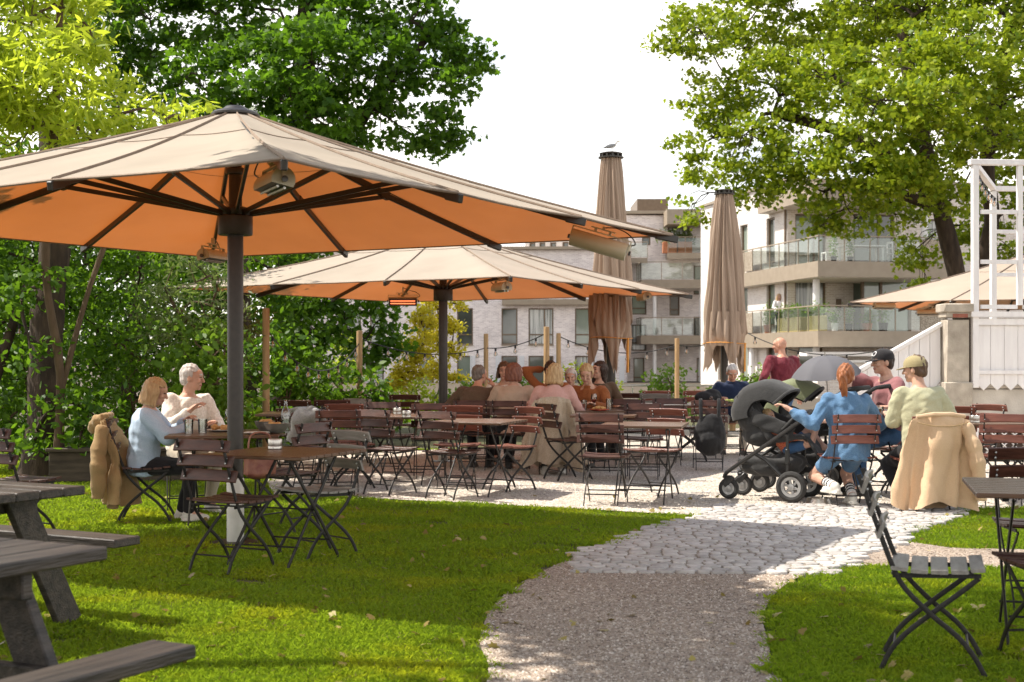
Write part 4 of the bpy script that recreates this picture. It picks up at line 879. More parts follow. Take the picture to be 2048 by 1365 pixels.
def make_chair(wood, label):
    root = thing('folding_chair', label, 'chair', (0, 0, 0), 0, 'folding slatted chairs of the beer garden')
    def slat(mb, y, z, w, rot, curve, L=.45, th=.016):
        """one slat along x, dished by `curve`"""
        pr = [(-w / 2, -th / 2), (w / 2, -th / 2), (w / 2, th / 2), (-w / 2, th / 2)]; b = .004
        pr = [(-w / 2 + b, -th / 2), (w / 2 - b, -th / 2), (w / 2, -th / 2 + b), (w / 2, th / 2 - b), (w / 2 - b, th / 2), (-w / 2 + b, th / 2), (-w / 2, th / 2 - b), (-w / 2, -th / 2 + b)]
        rows = []
        for i in range(9):
            x = -L / 2 + L * i / 8; c = curve * (1 - (2 * i / 8 - 1) ** 2)
            rows.append([Vector((x, y, z)) + RX(rot) @ Vector((0, u, v - c)) for u, v in pr])
        n0 = mb.n; mb.grid(rows, loop=True); mb.f.append(tuple(n0 + k for k in range(8))); mb.f.append(tuple(n0 + 64 + k for k in range(8))[::-1]); mb.m += [0, 0]
    s = MB(); ys = (-.135, -.05, .035, .12, .195)
    for i, y in enumerate(ys): slat(s, y, .452 + .012 * (y / .2) ** 2 + (.004 if i in (0, 4) else 0), .074 if i < 4 else .06, .10 * (y - .02) / .2, .010)
    s.build('seat', wood, root, 35)
    b = MB()
    for z, y in ((.825, -.280), (.725, -.246), (.628, -.211)): slat(b, y, z, .078, R(90) - .345 + .0, -.016)
    for z, y in ((.825, -.280), (.725, -.246), (.628, -.211)):
        for sx_ in (-1, 1):
            for dz in (-.017, .017):
                for f, rr_ in ((.014, .007), (-.022, .006)):
                    p = Vector((sx_ * (XW - .02), y, z)) + RX(R(90) - .345) @ Vector((0, dz, -f + .001)); b.ell(p, (rr_, rr_, rr_), None, 6, 4, mi=1)
    b.build('backrest', [wood, M_rivet], root, 35)
    for sx_ in (-1, 1):
        m = MB(); m.tube([(sx_ * (XW - .02), y, z) for y, z in POST], .013, 6, flat=.45, up=(1, 0, 0)); m.build('leg', M_iron, root)
        m = MB(); m.tube([(sx_ * (XW - .045), y, z) for y, z in LEG], .013, 6, flat=.45, up=(1, 0, 0)); m.build('leg', M_iron, root)
    fr = MB()
    for sx_ in (-1, 1): fr.bar((sx_ * (XW - .033), -.165, .425), (sx_ * (XW - .033), .21, .437), .008, .02)
    fr.tube([(-XW + .02, -.165, .435), (XW - .02, -.165, .435)], .006, 6); fr.build('seat_frame', M_iron, root)
    for y, z in ((-.16, .105), (.155, .115)):
        m = MB(); w = XW - (.045 if y < 0 else .02); m.tube([(-w, y, z), (w, y, z)], .006, 6); m.build('stretcher', M_iron, root)
    return root
PROTO = {'b': make_chair(M_w1, 'proto'), 'r': make_chair(M_w2, 'proto'), 'g': make_chair(M_w3, 'proto')}
USED = set()
CH = 'folding slatted chairs of the beer garden'
def chair(kind, x, y, face, label, scale=1.0):
    """face: the way the sitter looks, degrees, 0 = picture right, 90 = away"""
    p = PROTO[kind]
    if kind not in USED: USED.add(kind); o = p
    else: o = dup(p, (0, 0, 0))
    o.location = (x, y, .006 if y < 13.3 or y > 0 else 0); o.rotation_euler = (0, 0, R(face - 90)); o['label'] = label; o['group'] = CH; return o
def make_table(wood, L, Wd, nplank, label):
    root = thing('folding_table', label, 'table', (0, 0, 0), 0, 'slatted tables of the beer garden')
    t = MB(); w = Wd / nplank
    for i in range(nplank): t.box((0, -Wd / 2 + w * (i + .5), .738), (L, w - .006, .024), None, .004)
    t.build('tabletop', wood, root, False)
    f = MB()
    for x in (-L * .33, L * .33): f.bar((x, -Wd / 2 + .04, .716), (x, Wd / 2 - .04, .716), .03, .018)
    f.build('top_batten', M_iron, root, False)
    for x in (-L * .29, L * .29):
        for s in (-1, 1):
            m = MB(); m.tube([(x + s * .012, -s * Wd * .36, .705), (x + s * .012, 0, .36), (x + s * .012, s * Wd * .34, .02), (x + s * .012, s * Wd * .345, 0)], .014, 6, flat=.55, up=(1, 0, 0)); m.build('leg', M_iron, root)
    for y, z in ((Wd * .24, .13), (-Wd * .24, .13), (0, .36)):
        m = MB(); m.tube([(-L * .29, y, z), (L * .29, y, z)], .006, 6); m.build('stretcher', M_iron, root)
    return root
TPROTO = make_table(M_wt, .80, .90, 9, 'proto'); TU = []
TB = 'slatted tables of the beer garden'
def table(x, y, ang, label, sc=1.0):
    o = TPROTO if not TU else dup(TPROTO, (0, 0, 0)); TU.append(1)
    o.location = (x, y, .006); o.rotation_euler = (0, 0, R(ang)); o['label'] = label; o['group'] = TB; o.scale = (sc, sc, 1); return o

# --- tables (ang: direction of the planks)
tA = table(-1.56, 9.40, -22, 'slatted table with a steel tin in front of the near parasol pole')
tW = table(-2.45, 11.75, 8, 'dark table laid with glasses and bowls before the two seated women', 1.15)
tB = table(-.35, 14.0, -18, 'slatted table in the gravel left of the cardigan, catching a grey shine')
tC = table(-1.15, 15.3, -10, 'slatted table with a steel tin behind the front dark chairs')
tD = table(1.28, 13.3, -12, 'slatted table between the nearest dark gravel chair and a pink-lit one')
tF = table(1.05, 15.55, -8, 'small slatted table behind the gravel table, in front of the rust jacket', .9)
tG = table(.95, 16.9, 5, 'table with beer glasses between the pink sweater and the rust jacket', .95)
tK = table(-.55, 17.6, 4, 'table in front of the man in the brown sweater and the woman in beige')
tE = table(2.1, 18.9, -4, 'slatted table among the crowded chairs left of the backpack')
tO = table(3.02, 19.2, 0, 'small table with a plate of food before the man in navy', .85)
tH = table(3.62, 13.75, 4, 'table with two mugs of amber beer on the right', .95)
tR = table(4.72, 13.7, 2, 'red-brown table with a steel tin right of the hanging beige jacket')
tI = table(2.70, 6.85, -14, 'near table cut by the right edge of the picture')
tQ = table(-2.1, 18.4, 0, 'table far back under the middle parasol, left of the pole')
tS = table(-2.5, 15.9, 0, 'table behind the chair draped with a grey blanket')
tU = table(1.3, 20.6, 0, 'farthest slatted table, just right of the folded parasol pole')

# --- chairs
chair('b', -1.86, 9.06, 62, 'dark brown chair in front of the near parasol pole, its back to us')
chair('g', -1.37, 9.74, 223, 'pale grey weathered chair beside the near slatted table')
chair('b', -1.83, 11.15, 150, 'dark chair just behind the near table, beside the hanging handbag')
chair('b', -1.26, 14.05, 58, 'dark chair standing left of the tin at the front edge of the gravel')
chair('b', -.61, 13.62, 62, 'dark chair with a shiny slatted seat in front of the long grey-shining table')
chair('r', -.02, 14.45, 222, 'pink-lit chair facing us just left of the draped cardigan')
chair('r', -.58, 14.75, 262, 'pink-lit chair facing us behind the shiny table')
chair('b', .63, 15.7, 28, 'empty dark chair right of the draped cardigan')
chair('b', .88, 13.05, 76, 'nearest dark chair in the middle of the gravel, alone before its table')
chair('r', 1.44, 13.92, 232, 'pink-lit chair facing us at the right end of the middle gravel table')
cW = chair('b', -3.14, 11.78, 8, 'chair under the hooded tan coat at the women\'s table')
cM = chair('b', -2.72, 12.45, 285, 'chair of the grey-haired woman in the white sweater')
cP = chair('b', .50, 16.5, 86, 'chair hidden under the long knitted cardigan')
cD = chair('r', 3.16, 12.92, 94, 'red-brown chair the woman in the denim shirt sits on')
cJ = chair('r', 3.78, 12.62, 98, 'chair hidden under the big beige jacket')
cMv = chair('r', 4.02, 14.1, 190, 'chair of the man in the mauve shirt')
cO = chair('b', 3.12, 20.05, 268, 'chair of the white-haired man in navy')
cBr = chair('b', -.92, 17.0, 84, 'chair of the man in the brown sweater')
cBe = chair('b', -.08, 16.95, 80, 'chair of the woman in the beige sweater')
cRu = chair('b', 1.18, 17.75, 262, 'chair of the woman in the rust jacket')
chair('b', -3.78, 10.5, 62, 'red-brown chair cut by the left edge of the picture')
chair('g', 1.90, 6.22, -17, 'nearest chair, in profile on the right lawn, its slats shining grey')  # grey wood colour stands in for the light on its slats
chair('b', 2.98, 7.75, 262, 'dark chair behind the near table at the right edge')
chair('b', 2.52, 6.3, 97, 'dark chair in front of the near table at the right edge')
chair('b', -2.05, 14.2, 80, 'dark chair with the grey blanket over its back')
chair('b', -1.75, 13.9, 95, 'dark chair just right of the grey blanket')
chair('r', -1.93, 15.3, 265, 'pink-lit chair facing us behind the grey blanket')
chair('r', -1.72, 14.75, 12, 'orange-lit chair seen side-on right of the grey blanket')
chair('b', -1.45, 16.4, 75, 'dark chair behind the table with the tin, left one')
chair('b', -.95, 15.95, 95, 'dark chair behind the table with the tin, right one')
chair('b', -2.75, 16.6, 255, 'dark chair at the back left before the dark shrubs')
chair('b', -2.2, 16.7, 275, 'second dark chair at the back left before the dark shrubs')
chair('g', -1.85, 17.8, 60, 'greyish chair left of the far parasol pole')
chair('b', -1.55, 19.1, 262, 'dark chair facing us behind the far parasol pole, left side')
chair('b', -.55, 19.4, 270, 'dark chair facing us just right of the far parasol pole')
chair('b', 1.52, 15.85, 85, 'dark chair with a grey back left of the crowded tables')
chair('b', 1.50, 17.55, 80, 'dark chair touching the folded parasol pole')
chair('b', 2.0, 17.9, 95, 'dark chair at the front of the crowded table, left of the backpack')
chair('g', 2.05, 19.6, 265, 'grey chair facing us behind the crowded table')
chair('b', 2.42, 18.6, 172, 'dark chair sideways at the end of the crowded table')
cBk = chair('b', 2.45, 17.1, 84, 'dark chair with the black backpack hanging from it')
chair('b', 1.72, 19.9, 270, 'dark chair in the back row behind the folded parasol')
chair('r', 2.25, 21.3, 265, 'red-lit chair farthest back in the middle')
chair('r', 2.95, 21.4, 275, 'red-lit chair farthest back, left of the man in navy')
chair('b', 1.2, 21.4, 85, 'dark chair far back left of the farthest table')
chair('b', 3.35, 18.35, 100, 'dark chair in front of the small table with the plate')
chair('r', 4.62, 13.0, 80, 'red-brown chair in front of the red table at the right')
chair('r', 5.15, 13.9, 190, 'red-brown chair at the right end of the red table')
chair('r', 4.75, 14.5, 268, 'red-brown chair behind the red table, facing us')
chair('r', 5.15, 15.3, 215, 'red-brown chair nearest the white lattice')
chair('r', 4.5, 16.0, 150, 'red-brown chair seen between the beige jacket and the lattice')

# ================================================================ picnic tables
def picnic(label, corner, ang, L=1.8):
    """corner: near corner of the top's end; local x runs along the boards away from it, y across"""
    root = thing('picnic_table', label, 'picnic table', corner, ang, 'dark stained picnic tables')
    Wd = .74
    t = MB()
    for i in range(5): t.box((L / 2, .074 + i * .148, .728), (L, .143, .045), None, .006)
    t.build('tabletop', M_pine, root, False)
    for y in (-.39, Wd + .20):
        m = MB(); m.box((L / 2, y + .095, .43), (L, .19, .045), None, .006); m.build('bench', M_pine, root, False)
    for x in (.28, L - .28):
        for s in (0, 1):
            m = MB(); a = Vector((x, .2 if s == 0 else Wd - .2, .705)); b = Vector((x, -.16 if s == 0 else Wd + .16, 0)); m.bar(a, b, .045, .15, (0, 1, .4), .005) ; m.build('leg', M_pine, root, False)
        m = MB(); m.box((x + .047, Wd / 2, .66), (.045, Wd - .06, .09), None, .005); m.build('crossbeam', M_pine, root, False)
        m = MB(); m.box((x + .047, Wd / 2, .355), (.045, Wd + .70, .10), None, .005); m.build('crossbeam', M_pine, root, False)
    return root
pd = math.atan2(-.88, -.47)
c1 = G(217, 1094, .75) + .74 * Vector((-.88, .47, 0)); c1.z = 0
picnic('dark picnic table nearest the camera, in the bottom left corner', c1, pd)
c2 = G(172, 972, .75); c2.z = 0
o2 = picnic('dark picnic table behind the nearest one at the left edge', c2, math.atan2(.47, -.88))

# ================================================================ posts, lights, walls and trellis on the right
M_postw = mat('round_pole_wood', (.36, .22, .10), (.50, .33, .17), .8, 5, .4, 40, stretch=(6, 6, .7))
posts = []
for px, top, d, r, lab in [(532, 617, 17.5, .047, 'round wooden light pole between the two open parasol poles'), (719, 662, 22.5, .05, 'round wooden light pole among the leafy shrubs'), (972, 668, 24, .042, 'thin wooden pole behind the brown sweater'),
                           (1093, 654, 22.5, .048, 'thicker of two wooden poles standing together behind the raised arm'), (1117, 667, 25, .044, 'thinner of two wooden poles standing together behind the raised arm'), (1354, 677, 24.5, .042, 'wooden pole between the two folded parasols'),
                           (1465, 690, 26, .06, 'wooden pole half hidden behind the right folded parasol')]:
    p = AT(px, top, d); m = MB(); m.lathe([(r, 0), (r * .97, p.z - .02), (r * .9, p.z), (0, p.z + .004)], (0, 0, 0), 12)
    o = m.build('wooden_post', M_postw, None, True, (p.x, p.y, 0)); tag(o, lab, 'post', 'wooden light poles'); posts.append(Vector((p.x, p.y, p.z)))
M_bulb = glassmat('bulb_glass', (.98, .95, .9), 0, .18)
M_fil = mat('bulb_filament', (.8, .35, .12), (.9, .45, .2), .4, 10)
def string_light(label, a, b, sag, n, drop=.0):
    a, b = Vector(a), Vector(b); root = thing('string_light', label, 'string lights', a, 0, 'strings of light bulbs'); pts = []
    for i in range(25):
        t = i / 24; p = a.lerp(b, t); p.z -= 4 * sag * t * (1 - t); pts.append(p - a)
    m = MB(); m.tube(pts, .009, 5); m.build('cable', M_iron, root)
    for i in range(n):
        t = (i + .5) / n; p = (b - a) * t; p.z -= 4 * sag * t * (1 - t)
        s = MB(); s.lathe([(.0, 0), (.018, -.002), (.018, -.05), (.012, -.052)][::-1], p, 8); so = s.build('socket', M_iron, root)
        g_ = MB(); g_.lathe([(.012, -.05), (.03, -.085), (.034, -.105), (.026, -.13), (0, -.14)][::-1], p, 10); g_.build('bulb', M_bulb, so)
        f_ = MB(); f_.lathe([(.006, -.055), (.009, -.09), (.004, -.115)][::-1], p, 6); f_.build('filament', M_fil, so)
    return root
z0 = lambda p, dz: Vector((p.x, p.y, p.z - dz))
string_light('string of bulbs from the left pole through the shrubs', z0(posts[0], .25), z0(posts[1], .2), .5, 9)
string_light('string of bulbs along the grey block behind the golden trees', z0(posts[1], .12), z0(posts[2], .25), .18, 7)
string_light('string of bulbs up to the pair of wooden poles', z0(posts[2], .25), z0(posts[3], .1), .08, 3)
string_light('string of bulbs from the pair of poles behind the folded parasol', z0(posts[4], .05), z0(posts[5], .12), .22, 6)
string_light('string of bulbs between the two folded parasols', z0(posts[5], .12), z0(posts[6], -.25), .12, 3)
string_light('long string of bulbs in front of the balconies up to the stone pillar', AT(1490, 664, 25.5), AT(1895, 655, 20), .42, 8)
string_light('string of bulbs in the dark leaves over the old trunk', AT(20, 640, 16.6), AT(170, 655, 16.6), .1, 4)

M_plaster = mat('weathered_plaster', (.30, .26, .21), (.52, .46, .38), .9, 5, .7, 40)
M_conc = mat('pale_concrete', (.42, .38, .33), (.58, .54, .48), .9, 4, .5, 50)
M_wood_w = mat('white_boards', (.70, .67, .67), (.80, .78, .77), .55, 3, .15, 40, stretch=(4, 4, .6))
DW = 18.5; kw = DW / F_PX
xw = lambda p: (p - 1024) * kw
zw = lambda p: CAM_H + (HZ - p) * kw
aW = R(12)
# low concrete wall with the lattice under it
lw_ = MB(); lw_.box((0, 0, (zw(778) + zw(852)) / 2), (3.6, .35, zw(778) - zw(852)), None, .02); lw_.box((0, .04, zw(776) + .02), (3.7, .45, .06), None, .015); 
wl_ = lw_.build('terrace_wall', M_conc, None, 40, (xw(1890) + 1.8, DW + .3, 0)); tag(wl_, 'low weathered concrete wall carrying the white trellis on the right', 'wall')
la = thing('lattice_panel', 'white diamond lattice panel low on the right behind the red chairs', 'lattice', (xw(1955), DW - .02, 0))
m = MB(); Wl, Hl = 2.4, zw(854) - .01
for s in (-1, 1):
    for i in range(-9, 26):
        x0 = i * .14; x1 = x0 + s * Hl; a_, b_2 = Vector((x0, s * .008, 0)), Vector((x1, s * .008, Hl)); d_ = b_2 - a_
        lo, hi = 0.0, 1.0
        for lim, sg in ((0, 1), (Wl, -1)):
            if abs(d_.x) > 1e-9:
                t = (lim - a_.x) / d_.x
                if sg * d_.x > 0: lo = max(lo, t)
                else: hi = min(hi, t)
        if hi > lo + .03: m.bar(a_ + d_ * lo, a_ + d_ * hi, .012, .045, (0, 1, 0))
m.build('lattice', M_wood_w, la, False); m = MB()
m.box((Wl / 2, 0, Hl - .01), (Wl + .1, .05, .06)); m.box((-.03, 0, Hl / 2), (.06, .05, Hl - .08)); m.build('frame', M_wood_w, la, False)
q = MB(); q.box((Wl / 2, .28, Hl / 2), (Wl, .03, Hl)); q.build('void_sheet', mat('dark_void', (.10, .07, .055), (.16, .11, .09), .9, 4), la, False)  # dark sheet standing in for the shade of the empty space behind
# stone pillar
sp = MB(); sp.box((0, 0, (zw(782) + zw(640)) / 2), (.30, .30, zw(640) - zw(782)), None, .01); sp.box((0, 0, zw(790)), (.38, .36, .34), None, .012); sp.box((0, 0, zw(630)), (.34, .34, .07), None, .008); sp.box((0, 0, zw(615) - .01), (.40, .40, .12), None, .015)
po_ = sp.build('stone_pillar', M_plaster, None, 40, (xw(1915), DW + .12, 0)); tag(po_, 'weathered plaster pillar with chipped brick under its cap, left of the white trellis', 'pillar')
q = MB(); q.box((.02, -.176, zw(632)), (.2, .012, .05)); q.build('exposed_brick', mat('red_brick', (.22, .07, .05), (.32, .12, .08), .9, 20), po_, False)
# stair parapet sloping down to the left
st_ = thing('stair_parapet', 'white boarded stair side sloping down to the left of the stone pillar', 'parapet', (xw(1890), DW + .2, 0))
x_l = -(1890 - 1700) * kw; z_r, z_l = zw(652), zw(765); n = 9
m = MB()
for i in range(n):
    xa_, xb_ = x_l * (i + .02) / n, x_l * (i + .98) / n; za_, zb2 = z_r + (z_l - z_r) * (i + .02) / n, z_r + (z_l - z_r) * (i + .98) / n
    lo = max(.25, zw(780) - .6 * (i / n)); m.add([(xa_, 0, lo), (xb_, 0, lo), (xb_, 0, zb2), (xa_, 0, za_), (xa_, .03, lo), (xb_, .03, lo), (xb_, .03, zb2), (xa_, .03, za_)], [(1, 0, 3, 2), (4, 5, 6, 7), (0, 4, 7, 3), (5, 1, 2, 6), (3, 7, 6, 2), (0, 1, 5, 4)])
m.build('boards', M_wood_w, st_, False); m = MB(); m.add([(0, .034, .2), (x_l, .034, .2), (x_l, .034, z_l - .03), (0, .034, z_r - .03), (0, .06, .2), (x_l, .06, .2), (x_l, .06, z_l - .03), (0, .06, z_r - .03)], [(1, 0, 3, 2), (4, 5, 6, 7)]); m.build('backboard', M_wood_w, st_, False)
m = MB(); m.bar((.02, .02, z_r + .03), (x_l - .05, .02, z_l + .03), .12, .06, bev=.01); m.build('handrail', M_wood_w, st_, False)
m = MB(); m.bar((0, .02, zw(790)), (x_l, .02, max(.2, zw(790) - .6)), .3, .18); m.build('stair_string', M_conc, st_, False)
# white board panel and trellis tower
tr_ = thing('trellis', 'white timber trellis tower over a boarded panel at the right edge', 'trellis', (xw(1944), DW, 0), R(4))
m = MB(); zt_, zb_ = zw(640), zw(768); nb = 8; bw = .19
for i in range(nb): 
    x0, x1 = .07 + i * bw, .07 + (i + 1) * bw - .006; xm = (x0 + x1) / 2
    m.add([(x0, 0, zb_), (xm, 0, zb_ - .09), (x1, 0, zb_), (x1, 0, zt_), (x0, 0, zt_), (x0, .025, zb_), (xm, .025, zb_ - .09), (x1, .025, zb_), (x1, .025, zt_), (x0, .025, zt_)],
          [(0, 1, 2, 3, 4), (9, 8, 7, 6, 5), (0, 5, 6, 1), (1, 6, 7, 2), (2, 7, 8, 3), (4, 9, 5, 0)])
m.build('board_panel', M_wood_w, tr_, False)
for c_, s_ in (((.84, -.02, zw(745)), (1.6, .025, .05)), ((.84, -.03, zw(626) - .02), (1.75, .09, .07)), ((.84, -.025, zt_ - .03), (1.62, .03, .08))): m = MB(); m.box(c_, s_); m.build('panel_rail', M_wood_w, tr_, False)
zT = zw(322)
m = MB()
for x, y in ((.04, 0), (1.70, 0), (1.50, 2.8), (3.1, 2.8)): m = MB(); m.box((x, y, (zT - .06 + zw(776)) / 2 + .0), (.085, .085, zT - .06 - zw(776)), None, .006); m.build('post', M_wood_w, tr_, False)
m = MB(); m.box((.66, 0, (zT + zw(618)) / 2), (.07, .06, zT - zw(618) - .1)); m.build('post', M_wood_w, tr_, False)
m = MB(); m.box((.87, 0, zT - .02), (1.82, .10, .075), None, .006); m.build('top_beam', M_wood_w, tr_, False)
m = MB(); m.box((2.3, 2.8, zT - .02), (1.72, .09, .075)); m.build('top_beam', M_wood_w, tr_, False)
for x in (.04, 1.7): m = MB(); m.bar((x, .05, zT - .02), (x + 1.44, 2.75, zT - .02), .08, .07); m.build('top_beam', M_wood_w, tr_, False)
for z in (zw(424), zw(524), zw(614)):
    for c_, s_ in (((.37, -.005, z), (.50, .05, .055)), ((1.18, -.005, z), (.95, .05, .055)), ((2.3, 2.8, z), (1.56, .05, .055))): m = MB(); m.box(c_, s_); m.build('rail', M_wood_w, tr_, False)
string_light('string of bulbs along the top of the white trellis', (xw(1955), DW + .15, zT - .03), (xw(1955) + 1.2, DW + 2.7, zT - .2), .06, 7)
# rear railing and low garden wall at the left
rl = thing('garden_railing', 'thin grey metal railing along the back of the gravel', 'railing', (1.4, 26.2, 0))
for z, r in ((.86, .018), (.45, .012)): m = MB(); m.tube([(0, 0, z), (3.6, 0, z)], r, 6); m.build('rail', M_steel, rl)
for i in range(5):
    m = MB(); m.tube([(i * .9, 0, -.02), (i * .9, 0, .87)], .016, 6); m.build('post', M_steel, rl)
pw = MB(); pw.box((0, 0, .17), (1.7, .12, .34), None, .01); pw.box((0, .0, .36), (1.75, .22, .045), None, .01); 
o = pw.build('planter_wall', mat('weathered_timber', (.035, .026, .017), (.085, .064, .044), .85, 5, .5, 30, stretch=(.6, 4, 4)), None, 40, (-4.35, 15.5, 0), (0, 0, R(4))); tag(o, 'low weathered timber border wall behind the seated women at the left', 'wall')
# ================================================================ people
def remesh(mb, voxel, it=4, name='body'):
    me = mb.mesh(name, [], False); o = bpy.data.objects.new('tmp', me); COL.objects.link(o)
    m = o.modifiers.new('r', 'REMESH'); m.mode = 'VOXEL'; m.voxel_size = voxel
    if it: s = o.modifiers.new('s', 'SMOOTH'); s.factor = .5; s.iterations = it
    dg = bpy.context.evaluated_depsgraph_get(); r = bpy.data.meshes.new_from_object(o.evaluated_get(dg))
    bpy.data.objects.remove(o); bpy.data.meshes.remove(me); r.name = name; r.materials.clear()
    r.polygons.foreach_set('use_smooth', [True] * len(r.polygons)); return r
def coords(me):
    a = np.empty(len(me.vertices) * 3, np.float32); me.vertices.foreach_get('co', a); return a.reshape(-1, 3)
def crease(me, amp, f, seed):
    """soft cloth folds pressed into the surface"""
    c = coords(me); n = np.empty(len(me.vertices) * 3, np.float32); me.vertices.foreach_get('normal', n); n = n.reshape(-1, 3)
    d = np.zeros(len(c)); q = np.random.default_rng(seed)
    for k in range(5):
        v = q.normal(size=3); v[2] *= .6; v *= f * (.7 + .5 * k) / np.linalg.norm(v); w = q.normal(size=3) * f * .5
        d += np.sin(c @ v + 1.5 * np.sin(c @ w + k) + k * 2) / (1 + .5 * k)
    me.vertices.foreach_set('co', (c + n * (d * amp)[:, None]).astype(np.float32).ravel()); me.update()
def skinmat(name, c):
    m, n, l, b = nm(name); t = n.new('ShaderNodeTexCoord'); no = n.new('ShaderNodeTexNoise'); no.inputs['Scale'].default_value = 14
    r = ramp2(n, tuple(x * .88 for x in c), tuple(min(1, x * 1.08) for x in c), .35, .65)
    l.new(t.outputs['Object'], no.inputs[0]); l.new(no.outputs[0], r.inputs[0]); l.new(r.outputs[0], b.inputs['Base Color'])
    b.inputs['Roughness'].default_value = .5; b.inputs['Subsurface Weight'].default_value = .08; b.inputs['Subsurface Radius'].default_value = (.01, .004, .002); b.inputs['Specular IOR Level'].default_value = .35; return m
def hairmat(name, a, b_): return mat(name, a, b_, .5, 16, .5, 60, stretch=(3, 3, .5), spec=.4)
SKIN = skinmat('skin', (.56, .33, .24)); SKIN2 = skinmat('ruddy_skin', (.55, .29, .20)); LIP = skinmat('lips', (.42, .17, .14)); EYE = mat('eye', (.03, .025, .02), (.05, .04, .035), .2, 10)
H_blond = hairmat('blond_hair', (.36, .22, .10), (.58, .40, .21)); H_grey = hairmat('grey_hair', (.42, .40, .38), (.66, .63, .6)); H_brown = hairmat('brown_hair', (.07, .04, .025), (.14, .08, .05))
H_red = hairmat('red_hair', (.22, .07, .025), (.38, .14, .05)); H_auburn = hairmat('auburn_hair', (.13, .045, .03), (.24, .09, .05)); H_sal = hairmat('salt_hair', (.10, .08, .07), (.24, .20, .17)); H_dark = hairmat('dark_hair', (.025, .015, .012), (.06, .035, .025))
def ik(a, c, l1, l2, hint):
    a, c, hint = Vector(a), Vector(c), Vector(hint); d = c - a; L = min(d.length, (l1 + l2) * .995); u = d.normalized(); c = a + u * L
    x = (l1 * l1 - l2 * l2 + L * L) / (2 * L); h = math.sqrt(max(0, l1 * l1 - x * x)); p = hint - u * hint.dot(u); p.normalize(); return a + u * x + p * h, c
